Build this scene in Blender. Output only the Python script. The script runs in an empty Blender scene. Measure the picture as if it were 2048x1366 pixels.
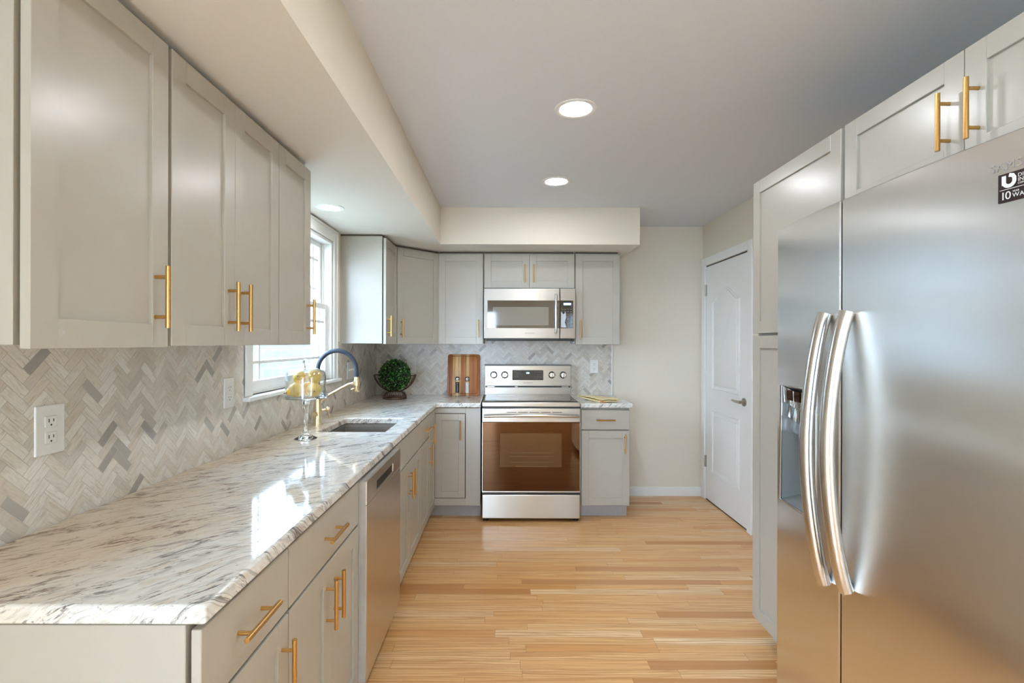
import bpy, bmesh, math, random
from mathutils import Vector, Matrix
R = math.radians
sc = bpy.context.scene
C = sc.collection

# ------------------------------------------------------------------ camera
cam = bpy.data.cameras.new('camera')
cam.sensor_width = 36.0
cam.lens = 36.0 * 1000.0 / 2048.0
cam.shift_x = 14.0 / 2048.0
cam.shift_y = 3.0 / 2048.0
cam.clip_start = 0.02
cam_o = bpy.data.objects.new('camera', cam)
C.objects.link(cam_o)
cam_o.matrix_world = Matrix.Translation((0, 0, 1.38)) @ Matrix.Rotation(R(90), 4, 'X') @ Matrix.Rotation(R(0.15), 4, 'Z')
sc.camera = cam_o

# ------------------------------------------------------------------ colour management
sc.view_settings.view_transform = 'Standard'
sc.view_settings.look = 'None'
sc.view_settings.exposure = 0.90
sc.view_settings.gamma = 1.0
sc.view_settings.use_curve_mapping = False
CAN = 76.0          # radiance of the recessed lamps
SKY = 12.0           # brightness of the overcast sky

# ------------------------------------------------------------------ sky
world = bpy.data.worlds.new('sky')
sc.world = world
world.use_nodes = True
wb = world.node_tree.nodes['Background']
wb.inputs[0].default_value = (0.61, 0.78, 1.0, 1)
wb.inputs[1].default_value = SKY

# room numbers (metres; y runs away from the camera)
XL, XR, YB, YR = -1.17, 1.79, 4.53, -3.2
ZC = 2.438
WY0, WY1, WZ0, WZ1 = 2.30, 3.39, 1.135, 2.065       # kitchen window opening
RX0, RX1, RZ0, RZ1 = -1.08, -0.15, 0.05, 2.15        # big glazed opening behind the camera
SOF = 2.150
SD0, SD1 = -2.75, -0.75                             # added side glazing for more daylight, left wall behind the camera

# ------------------------------------------------------------------ node helpers
def lin(r, g, b):
    f = lambda c: (c/255/12.92) if c/255 <= 0.04045 else ((c/255+0.055)/1.055)**2.4
    return (f(r), f(g), f(b), 1.0)

class NT:
    def __init__(self, name):
        self.m = bpy.data.materials.new(name); self.m.use_nodes = True
        self.t = self.m.node_tree
        self.b = self.t.nodes['Principled BSDF']
        self.out = self.t.nodes['Material Output']
    def node(self, ty, **kw):
        n = self.t.nodes.new(ty)
        for k, v in kw.items(): setattr(n, k, v)
        return n
    def put(self, sock, v):
        if v is None: return
        if hasattr(v, 'is_output'): self.t.links.new(v, sock)
        else: sock.default_value = v
    def math(self, op, a, b=None, c=None, clamp=False):
        n = self.node('ShaderNodeMath', operation=op); n.use_clamp = clamp
        for i, v in enumerate((a, b, c)): self.put(n.inputs[i], v)
        return n.outputs[0]
    def vec(self, x, y, z=0.0):
        n = self.node('ShaderNodeCombineXYZ')
        for i, v in enumerate((x, y, z)): self.put(n.inputs[i], v)
        return n.outputs[0]
    def pos(self):
        g = self.node('ShaderNodeNewGeometry'); s = self.node('ShaderNodeSeparateXYZ')
        self.t.links.new(g.outputs['Position'], s.inputs[0])
        return s.outputs[0], s.outputs[1], s.outputs[2]
    def noise(self, v, scale=1.0, detail=2.0, rough=0.5, dist=0.0, out=0):
        n = self.node('ShaderNodeTexNoise')
        self.put(n.inputs['Vector'], v); n.inputs['Scale'].default_value = scale
        n.inputs['Detail'].default_value = detail; n.inputs['Roughness'].default_value = rough
        n.inputs['Distortion'].default_value = dist
        return n.outputs[out]
    def white(self, v, out=0):
        n = self.node('ShaderNodeTexWhiteNoise', noise_dimensions='3D'); self.put(n.inputs['Vector'], v)
        return n.outputs[out]
    def ramp(self, f, stops, interp='LINEAR'):
        n = self.node('ShaderNodeValToRGB'); self.put(n.inputs[0], f)
        cr = n.color_ramp; cr.interpolation = interp
        while len(cr.elements) < len(stops): cr.elements.new(0.5)
        for e, (p, c) in zip(cr.elements, stops):
            e.position = p; e.color = c if len(c) == 4 else (*c, 1)
        return n.outputs[0]
    def mix(self, f, a, b, blend='MIX'):
        n = self.node('ShaderNodeMix', data_type='RGBA', blend_type=blend)
        self.put(n.inputs[0], f); self.put(n.inputs[6], a); self.put(n.inputs[7], b)
        return n.outputs[2]
    def bump(self, h, strength=0.3, dist=0.002):
        n = self.node('ShaderNodeBump'); self.put(n.inputs['Height'], h)
        n.inputs['Strength'].default_value = strength; n.inputs['Distance'].default_value = dist
        self.t.links.new(n.outputs[0], self.b.inputs['Normal'])
    def set(self, **kw):
        names = dict(color='Base Color', rough='Roughness', metal='Metallic', ior='IOR', trans='Transmission Weight',
                     aniso='Anisotropic', coat='Coat Weight', spec='Specular IOR Level', tint='Specular Tint',
                     tangent='Tangent', sheen='Sheen Weight', sss='Subsurface Weight')
        for k, v in kw.items(): self.put(self.b.inputs[names[k]], v)
        return self

def plain(name, rgb, rough=0.5, metal=0.0, grain=0.03, scale=60.0, **kw):
    n = NT(name)
    x, y, z = n.pos()
    f = n.noise(n.vec(x, y, z), scale, 3.0)
    c = lin(*rgb)
    lo = tuple(v*(1-grain) for v in c[:3]) + (1,); hi = tuple(min(1, v*(1+grain)) for v in c[:3]) + (1,)
    n.set(color=n.ramp(f, [(0.3, lo), (0.7, hi)]), rough=rough, metal=metal, **kw)
    return n.m

def glow(name, rgb, strength):
    n = NT(name)
    n.b.inputs['Base Color'].default_value = (0.8, 0.8, 0.8, 1)
    n.b.inputs['Emission Color'].default_value = (*rgb, 1)
    n.b.inputs['Emission Strength'].default_value = strength
    return n.m

def thin_glass(name, tint=(1, 1, 1), ior=1.5, gain=1.0):
    n = NT(name)
    tr = n.node('ShaderNodeBsdfTransparent'); tr.inputs[0].default_value = (*tint, 1)
    gl = n.node('ShaderNodeBsdfGlossy'); gl.inputs['Roughness'].default_value = 0.02
    fr = n.node('ShaderNodeFresnel'); geo = n.node('ShaderNodeNewGeometry')
    n.put(fr.inputs[0], n.math('ADD', ior, n.math('MULTIPLY', geo.outputs['Backfacing'], 1.0/ior-ior)))
    f = n.math('MULTIPLY', fr.outputs[0], gain, clamp=True)
    mx = n.node('ShaderNodeMixShader')
    n.t.links.new(f, mx.inputs[0]); n.t.links.new(tr.outputs[0], mx.inputs[1]); n.t.links.new(gl.outputs[0], mx.inputs[2])
    n.t.links.new(mx.outputs[0], n.out.inputs[0])
    return n.m

def herringbone(name, axis):
    n = NT(name)
    x, y, z = n.pos()
    h = x if axis == 'x' else y
    W = 0.0262
    k1 = 1/(math.sqrt(2)*W)
    u = n.math('MULTIPLY', n.math('ADD', h, z), k1)
    v = n.math('MULTIPLY', n.math('SUBTRACT', z, h), k1)
    i = n.math('FLOOR', u); j = n.math('FLOOR', v)
    fu = n.math('SUBTRACT', u, i); fv = n.math('SUBTRACT', v, j)
    k = n.math('FLOORED_MODULO', n.math('SUBTRACT', i, j), 6.0)
    isv = n.math('GREATER_THAN', k, 2.5)
    r = n.math('SUBTRACT', 5.0, k)
    def sel(a, b):   # a when horizontal, b when vertical
        return n.math('ADD', n.math('MULTIPLY', a, n.math('SUBTRACT', 1.0, isv)), n.math('MULTIPLY', b, isv))
    along = sel(n.math('ADD', fu, k), n.math('ADD', fv, r))
    across = sel(fv, fu)
    ida = sel(n.math('SUBTRACT', i, k), i)
    idb = sel(j, n.math('SUBTRACT', j, r))
    idv = n.vec(n.math('ADD', ida, 0.37), n.math('ADD', idb, 0.41), n.math('ADD', n.math('MULTIPLY', isv, 3.0), 0.3))
    rnd = n.white(idv); rnd2 = n.white(n.vec(idb, ida, isv))
    d = n.math('MINIMUM', n.math('MINIMUM', across, n.math('SUBTRACT', 1.0, across)),
               n.math('MINIMUM', along, n.math('SUBTRACT', 3.0, along)))
    tile = n.math('SMOOTH_MIN', n.math('MULTIPLY', n.math('SUBTRACT', d, 0.012), 30.0, clamp=True), 1.0, 0.01)
    base = n.ramp(rnd, [(0.0, lin(216, 209, 197)), (0.35, lin(229, 224, 214)), (0.6, lin(222, 213, 199)),
                        (0.80, lin(212, 202, 187)), (0.93, lin(203, 196, 185)), (0.962, lin(178, 173, 165)), (1.0, lin(156, 151, 144))])
    vein = n.noise(n.vec(n.math('MULTIPLY', along, 0.45), n.math('MULTIPLY', across, 3.2), n.math('MULTIPLY', rnd2, 91.0)), 1.3, 3.0, 0.6, 0.4)
    col = n.mix(n.ramp(vein, [(0.52, (0, 0, 0)), (0.74, (0.75, 0.75, 0.75))]), base, lin(186, 168, 144))
    fine = n.noise(n.vec(n.math('MULTIPLY', along, 1.0), n.math('MULTIPLY', across, 9.0), n.math('MULTIPLY', rnd, 57.0)), 1.5, 3.0, 0.6)
    col = n.mix(n.ramp(fine, [(0.45, (0, 0, 0)), (0.75, (0.45, 0.45, 0.45))]), col, lin(176, 168, 156))
    col = n.mix(tile, lin(190, 182, 170), col)
    n.set(color=col, rough=n.mix(tile, (0.6, 0.6, 0.6, 1), (0.22, 0.22, 0.22, 1)))
    n.bump(tile, 0.35, 0.0015)
    return n.m

def oak_floor():
    n = NT('oak_strip_floor')
    x, y, z = n.pos()
    w = 0.0572
    row = n.math('FLOOR', n.math('DIVIDE', y, w)); fy = n.math('FRACT', n.math('DIVIDE', y, w))
    r1 = n.white(n.vec(row, 3.3, 7.7)); r2 = n.white(n.vec(row, 9.1, 1.2))
    ln = n.math('ADD', 0.55, n.math('MULTIPLY', r2, 0.75))
    t = n.math('DIVIDE', n.math('ADD', n.math('ADD', x, 20.0), n.math('MULTIPLY', r1, 3.0)), ln)
    ix = n.math('FLOOR', t); fx = n.math('FRACT', t)
    rnd = n.white(n.vec(ix, row, 0.5)); rnd2 = n.white(n.vec(row, ix, 4.5))
    base = n.ramp(rnd, [(0.0, lin(222, 164, 102)), (0.16, lin(232, 180, 120)), (0.5, lin(236, 188, 130)), (0.85, lin(242, 202, 150)), (1.0, lin(246, 216, 170))])
    dark = n.math('GREATER_THAN', rnd2, 0.925)
    base = n.mix(n.math('MULTIPLY', dark, 0.65), base, lin(184, 124, 70))
    off = n.math('MULTIPLY', rnd2, 40.0)
    g = n.noise(n.vec(n.math('ADD', n.math('MULTIPLY', x, 2.2), off), n.math('MULTIPLY', y, 70.0), off), 1.0, 4.0, 0.65, 0.6)
    col = n.mix(n.ramp(g, [(0.42, (0, 0, 0)), (0.72, (0.8, 0.8, 0.8))]), base, lin(192, 134, 78))
    wv = n.node('ShaderNodeTexWave', wave_type='BANDS', bands_direction='Y')
    n.put(wv.inputs['Vector'], n.vec(n.math('ADD', n.math('MULTIPLY', x, 1.6), off), n.math('MULTIPLY', y, 12.0), off))
    wv.inputs['Scale'].default_value = 1.6; wv.inputs['Distortion'].default_value = 9.0
    wv.inputs['Detail'].default_value = 2.0; wv.inputs['Detail Scale'].default_value = 0.9
    col = n.mix(n.math('MULTIPLY', n.ramp(wv.outputs[1], [(0.62, (0, 0, 0)), (1.0, (0.6, 0.6, 0.6))]), n.math('GREATER_THAN', rnd, 0.35)), col, lin(200, 140, 82))
    seam = n.math('MAXIMUM', n.math('LESS_THAN', fy, 0.022), n.math('LESS_THAN', n.math('MULTIPLY', fx, ln), 0.0016))
    col = n.mix(n.math('MULTIPLY', seam, 0.55), col, lin(120, 74, 40))
    n.set(color=col, rough=0.24)
    n.bump(n.math('SUBTRACT', 1.0, seam), 0.12, 0.001)
    return n.m

def granite():
    n = NT('granite')
    x, y, z = n.pos()
    ca, sa = math.cos(R(43)), math.sin(R(43))
    a = n.math('ADD', n.math('MULTIPLY', x, ca), n.math('MULTIPLY', y, sa))          # along the veins
    b = n.math('SUBTRACT', n.math('MULTIPLY', y, ca), n.math('MULTIPLY', x, sa))     # across them
    wob = n.noise(n.vec(n.math('MULTIPLY', a, 2.5), n.math('MULTIPLY', b, 2.5), 0.0), 1.0, 3.0)
    a = n.math('ADD', a, n.math('MULTIPLY', z, 0.9)); b = n.math('ADD', b, n.math('MULTIPLY', z, 0.8))
    b2 = n.math('ADD', b, n.math('MULTIPLY', n.math('SUBTRACT', wob, 0.5), 0.16))
    zz = n.math('MULTIPLY', z, 22.0)
    g = n.noise(n.vec(n.math('MULTIPLY', a, 9.0), n.math('MULTIPLY', b2, 30.0), zz), 1.0, 4.0, 0.6)
    col = n.ramp(g, [(0.30, lin(206, 206, 200)), (0.5, lin(234, 235, 231)), (0.68, lin(220, 212, 200))])
    # wide field that turns the stone brown and rusty towards the wall side
    big = n.noise(n.vec(n.math('MULTIPLY', a, 0.5), n.math('MULTIPLY', b2, 2.0), 2.0), 1.0, 2.0)
    side = n.math('MULTIPLY', n.math('SUBTRACT', -0.80, x), 3.0)
    warm = n.math('ADD', side, n.math('MULTIPLY', n.math('SUBTRACT', big, 0.45), 2.6), clamp=True)
    col = n.mix(n.math('MULTIPLY', warm, 0.7), col, lin(210, 184, 148))
    # fine streaks
    s1 = n.noise(n.vec(n.math('MULTIPLY', a, 22.0), n.math('MULTIPLY', b2, 120.0), zz), 1.0, 5.0, 0.7, 0.5)
    amt = n.ramp(n.noise(n.vec(n.math('MULTIPLY', a, 6.0), n.math('MULTIPLY', b2, 18.0), 5.0), 1.0, 3.0), [(0.40, (0, 0, 0)), (0.66, (1, 1, 1))])
    vcol = n.mix(warm, lin(74, 72, 80), lin(112, 70, 40))
    m1 = n.math('MULTIPLY', n.ramp(s1, [(0.51, (0, 0, 0)), (0.61, (1, 1, 1))]), n.math('MULTIPLY', amt, 0.92))
    col = n.mix(m1, col, vcol)
    # a few long dark seams
    s2 = n.noise(n.vec(n.math('MULTIPLY', a, 3.2), n.math('MULTIPLY', b2, 16.0), 9.0), 1.0, 6.0, 0.65, 0.4)
    ridge = n.math('ABSOLUTE', n.math('SUBTRACT', s2, 0.5))
    brk = n.ramp(n.noise(n.vec(n.math('MULTIPLY', a, 7.0), n.math('MULTIPLY', b2, 20.0), 1.0), 1.0, 3.0), [(0.47, (0, 0, 0)), (0.58, (1, 1, 1))])
    m2 = n.math('MULTIPLY', n.ramp(ridge, [(0.0, (1, 1, 1)), (0.026, (0, 0, 0))]), brk)
    col = n.mix(n.math('MULTIPLY', m2, 0.85), col, n.mix(warm, lin(44, 42, 50), lin(92, 46, 24)))
    sp = n.noise(n.vec(n.math('MULTIPLY', a, 60.0), n.math('MULTIPLY', b, 90.0), n.math('MULTIPLY', z, 80.0)), 1.0, 2.0)
    col = n.mix(n.ramp(sp, [(0.66, (0, 0, 0)), (0.74, (0.7, 0.7, 0.7))]), col, lin(110, 106, 108))
    n.set(color=col, rough=0.07)
    return n.m

def steel(name, tangent, rough=0.27, rgb=(196, 195, 192), grain=None, aniso=0.75):
    n = NT(name)
    x, y, z = n.pos()
    sx, sy, sz = grain or (3, 3, 260)
    g = n.noise(n.vec(n.math('MULTIPLY', x, sx), n.math('MULTIPLY', y, sy), n.math('MULTIPLY', z, sz)), 1.0, 3.0, 0.6)
    c = lin(*rgb)
    n.set(color=n.ramp(g, [(0.3, tuple(v*0.985 for v in c[:3])), (0.7, tuple(min(1, v*1.01) for v in c[:3]))]), metal=1.0,
          rough=rough, aniso=aniso, tangent=n.vec(*tangent))
    return n.m

def board_wood():
    n = NT('acacia_strips')
    x, y, z = n.pos()
    i = n.math('FLOOR', n.math('DIVIDE', n.math('ADD', x, n.math('MULTIPLY', n.noise(n.vec(0.0, 0.0, z), 4.0), 0.004)), 0.0245))
    rnd = n.white(n.vec(i, 8.0, 3.0))
    base = n.ramp(rnd, [(0.0, lin(150, 84, 38)), (0.4, lin(186, 112, 54)), (0.62, lin(200, 130, 68)), (0.72, lin(232, 186, 122)), (1.0, lin(240, 202, 142))])
    g = n.noise(n.vec(n.math('MULTIPLY', x, 120.0), 0.0, n.math('ADD', n.math('MULTIPLY', z, 7.0), n.math('MULTIPLY', i, 3.0))), 1.0, 4.0, 0.6, 0.8)
    n.set(color=n.mix(n.ramp(g, [(0.45, (0, 0, 0)), (0.8, (0.6, 0.6, 0.6))]), base, lin(110, 58, 26)), rough=0.4)
    return n.m

def stone_wall():
    n = NT('grey_stone')
    x, y, z = n.pos()
    br = n.node('ShaderNodeTexBrick')
    n.put(br.inputs['Vector'], n.vec(y, z, 0.0)); br.inputs['Scale'].default_value = 1.4
    br.inputs['Color1'].default_value = lin(80, 83, 84); br.inputs['Color2'].default_value = lin(68, 71, 72)
    br.inputs['Mortar'].default_value = lin(92, 95, 96); br.inputs['Mortar Size'].default_value = 0.03
    n.set(color=n.mix(n.noise(n.vec(x, y, z), 9.0, 4.0), br.outputs[0], lin(76, 79, 80)), rough=0.9)
    return n.m

M = {}
M['paint'] = plain('cabinet_grey_paint', (182, 177, 165), 0.25, grain=0.012, scale=30)
M['kick'] = plain('toe_kick_grey', (176, 174, 172), 0.5)
M['gap_shade'] = plain('gap_shade_brown', (96, 84, 72), 0.7)  # dark brown that stands for shade in the cabinet gaps
M['wall'] = plain('wall_paint', (228, 219, 203), 0.75, grain=0.01)
M['ceil'] = plain('ceiling_paint', (222, 225, 231), 0.85, grain=0.01)
M['trim'] = plain('white_trim_paint', (236, 236, 232), 0.38, grain=0.01)
M['plastic'] = plain('white_plastic', (232, 230, 224), 0.3, grain=0.008)
M['slot'] = plain('dark_slots', (60, 58, 56), 0.6)
M['brass'] = plain('brushed_brass', (208, 164, 100), 0.30, 1.0, grain=0.06, scale=180)
M['pale_brass'] = plain('champagne_brass', (226, 206, 166), 0.26, 1.0, grain=0.03)
M['nickel'] = plain('satin_nickel', (176, 168, 156), 0.3, 1.0)
M['chrome'] = plain('chrome', (210, 212, 214), 0.06, 1.0, grain=0.01)
M['steel_h'] = steel('stainless_horizontal_grain', (0.15, 0.1, 1), 0.33, (200, 197, 190), aniso=0.85)
M['steel_mw'] = steel('stainless_microwave', (0.15, 0.1, 1), 0.46, (190, 186, 178), aniso=0.8)
M['steel_fridge'] = steel('stainless_fridge_grain', (0.1, 1, 0.12), 0.25, (226, 225, 223), (3, 260, 3), 0.93)
M['steel_dw'] = steel('stainless_dishwasher_grain', (0.1, 1, 0.12), 0.30, (212, 206, 198), (3, 260, 3), 0.7)
M['steel_handle'] = steel('stainless_handle', (0.2, 0.1, 1), 0.22, (206, 204, 200), (200, 200, 4), 0.5)
M['sink'] = steel('sink_steel', (0.5, 1, 0.4), 0.36, (186, 180, 172), (3, 200, 3), 0.4)
M['grey_case'] = plain('grey_enamel', (110, 110, 110), 0.4)
M['black'] = plain('black_plastic', (26, 25, 24), 0.35)
M['rubber'] = plain('navy_rubber_hose', (34, 46, 60), 0.45, grain=0.05)
M['black_glass'] = plain('black_ceramic_glass', (34, 32, 30), 0.06, ior=1.6)
M['oven_glass'] = plain('brown_oven_glass', (34, 16, 7), 0.03, grain=0.05, ior=1.75, tint=(1.0, 0.50, 0.24, 1))
M['oven_pane'] = plain('oven_inner_window', (70, 52, 32), 0.03, grain=0.05, ior=1.85, tint=(1.0, 0.62, 0.38, 1))
M['mw_glass'] = plain('microwave_glass', (52, 36, 22), 0.04, grain=0.05, ior=2.0)
M['mw_pane'] = plain('microwave_mesh_window', (122, 116, 106), 0.06, grain=0.06, scale=900, ior=1.8)
M['rack'] = plain('oven_rack_wire', (120, 100, 72), 0.5)
M['logo'] = plain('grey_lettering', (112, 110, 106), 0.4)
M['emboss'] = plain('pale_lettering', (150, 146, 140), 0.45, 0.0)
M['white_ink'] = plain('white_ink', (222, 224, 222), 0.5)
M['sticker'] = plain('dark_sticker', (38, 20, 20), 0.4)
M['blue_led'] = glow('blue_display', (0.25, 0.45, 1.0), 1.1)
M['lamp'] = glow('lamp_lens', (0.93, 0.95, 1.0), CAN)
M['lamp_soft'] = glow('soffit_lamp_lens', (0.93, 0.95, 1.0), CAN*0.4)
M['lamp_trim'] = plain('lamp_trim', (236, 236, 234), 0.4)
M['glass'] = thin_glass('window_glass', (0.97, 0.99, 1.0), 1.45, 0.9)
M['crystal'] = thin_glass('clear_glass', (0.96, 0.98, 0.98), 1.6, 2.2)
M['shaker_glass'] = thin_glass('shaker_glass', (0.94, 0.96, 0.96), 1.5, 1.2)
n_ = NT('solid_glass'); n_.set(color=(1, 1, 1, 1), rough=0.0, trans=1.0, ior=1.45); M['solid_glass'] = n_.m
M['tile_l'] = herringbone('marble_herringbone_left', 'y')
M['tile_b'] = herringbone('marble_herringbone_back', 'x')
M['oak'] = oak_floor()
M['granite'] = granite()
M['board'] = board_wood()
M['stone'] = stone_wall()
M['lawn'] = plain('lawn_green', (120, 128, 110), 0.9, grain=0.2, scale=30)
M['pear'] = plain('pear_skin', (250, 206, 104), 0.42, grain=0.10, scale=38)
M['stem'] = plain('pear_stem', (74, 56, 34), 0.7)
M['copper'] = plain('dark_copper_wire', (92, 58, 44), 0.38, 0.8)
M['napkin'] = plain('yellow_linen', (240, 224, 172), 0.85, grain=0.06, scale=400)
M['orange_linen'] = plain('orange_linen', (226, 150, 84), 0.85)
M['pepper'] = plain('peppercorns', (46, 40, 36), 0.8, grain=0.6, scale=500)
M['salt'] = plain('salt_grains', (236, 234, 228), 0.8, grain=0.1, scale=500)
def leaf_mat():
    n = NT('boxwood_leaves')
    a = n.node('ShaderNodeAttribute', attribute_name='tone')
    n.set(color=n.ramp(a.outputs['Fac'], [(0.0, lin(10, 30, 10)), (0.45, lin(26, 74, 22)), (0.8, lin(58, 132, 40)), (1.0, lin(120, 196, 80))]), rough=0.35)
    return n.m
M['leaf'] = leaf_mat()

# ------------------------------------------------------------------ mesh helpers
class MB:
    def __init__(self): self.bm = bmesh.new()
    def box(self, x0, x1, y0, y1, z0, z1, bev=0.0, seg=2):
        t = bmesh.new()
        bmesh.ops.create_cube(t, size=1.0)
        bmesh.ops.scale(t, vec=(abs(x1-x0), abs(y1-y0), abs(z1-z0)), verts=t.verts)
        bmesh.ops.translate(t, vec=((x0+x1)/2, (y0+y1)/2, (z0+z1)/2), verts=t.verts)
        if bev > 0:
            bmesh.ops.bevel(t, geom=list(t.edges), offset=bev, segments=seg, affect='EDGES', profile=0.5)
        return self.merge(t)
    def merge(self, t, mat=None):
        if mat is not None: bmesh.ops.transform(t, matrix=mat, verts=t.verts)
        me = bpy.data.meshes.new('tmp'); t.to_mesh(me); t.free()
        self.bm.from_mesh(me); bpy.data.meshes.remove(me)
        return self
    def cyl(self, p0, p1, r0, r1=None, seg=20, caps=True):
        p0, p1 = Vector(p0), Vector(p1); r1 = r0 if r1 is None else r1
        t = bmesh.new()
        d = p1-p0
        bmesh.ops.create_cone(t, cap_ends=caps, segments=seg, radius1=r0, radius2=r1, depth=d.length)
        q = Vector((0, 0, 1)).rotation_difference(d.normalized())
        return self.merge(t, Matrix.Translation((p0+p1)/2) @ q.to_matrix().to_4x4())
    def sphere(self, c, r, scale=(1, 1, 1), u=20, v=12, rot=None):
        t = bmesh.new()
        bmesh.ops.create_uvsphere(t, u_segments=u, v_segments=v, radius=r)
        m = Matrix.Translation(c)
        if rot is not None: m = m @ rot
        return self.merge(t, m @ Matrix.Diagonal((*scale, 1)))
    def lathe(self, prof, c=(0, 0, 0), seg=32, axis=None):
        """prof: list of (r, z)"""
        t = bmesh.new(); rings = []
        for r, z in prof:
            if r < 1e-6: rings.append([t.verts.new((0, 0, z))])
            else: rings.append([t.verts.new((r*math.cos(2*math.pi*i/seg), r*math.sin(2*math.pi*i/seg), z)) for i in range(seg)])
        for a, b in zip(rings, rings[1:]):
            for i in range(seg):
                j = (i+1) % seg
                if len(a) == 1 and len(b) == 1: continue
                if len(a) == 1: t.faces.new((a[0], b[j], b[i]))
                elif len(b) == 1: t.faces.new((a[i], a[j], b[0]))
                else: t.faces.new((a[i], a[j], b[j], b[i]))
        bmesh.ops.recalc_face_normals(t, faces=t.faces)
        m = Matrix.Translation(c)
        if axis is not None: m = m @ Vector((0, 0, 1)).rotation_difference(Vector(axis).normalized()).to_matrix().to_4x4()
        return self.merge(t, m)
    def tube(self, pts, r, seg=10, closed=False, flat=None):
        """r: number or list; flat: (ru, rv) section scale with the frame kept from world z"""
        pts = [Vector(p) for p in pts]; n = len(pts)
        t = bmesh.new(); rings = []
        prev = None
        for i, p in enumerate(pts):
            if closed: d = pts[(i+1) % n]-pts[i-1]
            else: d = pts[min(i+1, n-1)]-pts[max(i-1, 0)]
            d.normalize()
            if prev is None:
                a = Vector((0, 0, 1)) if abs(d.z) < 0.9 else Vector((0, 1, 0))
                u = a.cross(d).normalized()
            else:
                u = (prev-d*prev.dot(d)).normalized()
            prev = u; w = d.cross(u)
            rr = r[i] if isinstance(r, (list, tuple)) else r
            fu, fv = flat or (1, 1)
            rings.append([t.verts.new(p+u*(rr*fu*math.cos(2*math.pi*k/seg))+w*(rr*fv*math.sin(2*math.pi*k/seg))) for k in range(seg)])
        m = n if closed else n-1
        for i in range(m):
            a, b = rings[i], rings[(i+1) % n]
            for k in range(seg):
                t.faces.new((a[k], a[(k+1) % seg], b[(k+1) % seg], b[k]))
        if not closed:
            t.faces.new(list(reversed(rings[0]))); t.faces.new(rings[-1])
        bmesh.ops.recalc_face_normals(t, faces=t.faces)
        return self.merge(t)
    def prism(self, poly, y0, y1, bev=0.0):
        """poly in (x,z), extruded along y from y0 (front) to y1"""
        t = bmesh.new()
        a = [t.verts.new((x, y0, z)) for x, z in poly]; b = [t.verts.new((x, y1, z)) for x, z in poly]
        t.faces.new(a); t.faces.new(list(reversed(b)))
        n = len(poly)
        for i in range(n): t.faces.new((a[i], b[i], b[(i+1) % n], a[(i+1) % n]))
        bmesh.ops.recalc_face_normals(t, faces=t.faces)
        if bev > 0:
            front = [e for e in t.edges if all(abs(v.co.y-y0) < 1e-7 for v in e.verts)]
            bmesh.ops.bevel(t, geom=front, offset=bev, segments=2, affect='EDGES', profile=0.5)
        return self.merge(t)
    def build(self, name, mat, parent=None, smooth=None, loc=None, rotz=0.0):
        me = bpy.data.meshes.new(name)
        self.bm.to_mesh(me); self.bm.free()
        me.materials.append(mat)
        o = bpy.data.objects.new(name, me); C.objects.link(o)
        if parent is not None: o.parent = parent
        if loc is not None: o.location = loc
        o.rotation_euler[2] = rotz
        if smooth is not None:
            for p in me.polygons: p.use_smooth = True
            me.set_sharp_from_angle(angle=R(smooth))
        return o

def tag(o, label, cat, group=None):
    o['label'] = label; o['category'] = cat
    if group: o['group'] = group
    return o
def thing(name, label, cat, loc=(0, 0, 0), rotz=0.0, group=None):
    o = bpy.data.objects.new(name, None); o.empty_display_size = 0.1
    C.objects.link(o); o.location = loc; o.rotation_euler[2] = rotz
    return tag(o, label, cat, group)
def struct(o): o['kind'] = 'structure'; return o

def lettering(name, s, size, mat, parent, mw, depth=0.0006, spacing=1.0, align='CENTER'):
    cu = bpy.data.curves.new('lettering', 'FONT'); cu.body = s; cu.size = size; cu.extrude = depth
    cu.align_x = align; cu.align_y = 'CENTER'; cu.space_character = spacing
    t = bpy.data.objects.new('lettering', cu); C.objects.link(t)
    bpy.context.view_layer.update()
    me = bpy.data.meshes.new_from_object(t.evaluated_get(bpy.context.evaluated_depsgraph_get()))
    bpy.data.objects.remove(t); bpy.data.curves.remove(cu)
    me.transform(mw); me.materials.clear(); me.materials.append(mat)
    o = bpy.data.objects.new(name, me); C.objects.link(o); o.parent = parent
    return o
FACE = Matrix.Rotation(R(90), 4, 'X')     # text standing up, read from -y

# ------------------------------------------------------------------ the room
b = MB(); b.box(XL-0.2, XR+0.2, YR-0.2, YB+0.2, -0.1, 0.0); struct(b.build('floor', M['oak']))
b = MB(); b.box(XL-0.2, XR+0.2, YR-0.2, YB+0.2, ZC, ZC+0.1); struct(b.build('ceiling', M['ceil']))
b = MB()
b.box(XL-0.14, XL, YR-0.14, SD0, 0, ZC); b.box(XL-0.14, XL, SD1, WY0, 0, ZC); b.box(XL-0.14, XL, SD0, SD1, 0, RZ0); b.box(XL-0.14, XL, SD0, SD1, RZ1, ZC); b.box(XL-0.14, XL, WY1, YB+0.14, 0, ZC)
b.box(XL-0.14, XL, WY0, WY1, 0, WZ0); b.box(XL-0.14, XL, WY0, WY1, WZ1, ZC)
struct(b.build('wall_left', M['wall']))
b = MB(); b.box(XL, XR+0.14, YB, YB+0.14, 0, ZC); struct(b.build('wall_back', M['wall']))
b = MB(); b.box(XR, XR+0.14, YR-0.14, YB, 0, ZC); struct(b.build('wall_right', M['wall']))
b = MB()
b.box(XL, RX0, YR-0.14, YR, 0, ZC); b.box(RX1, XR, YR-0.14, YR, 0, ZC)
b.box(RX0, RX1, YR-0.14, YR, RZ1, ZC); b.box(RX0, RX1, YR-0.14, YR, 0, RZ0)
struct(b.build('wall_rear', M['wall']))
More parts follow.
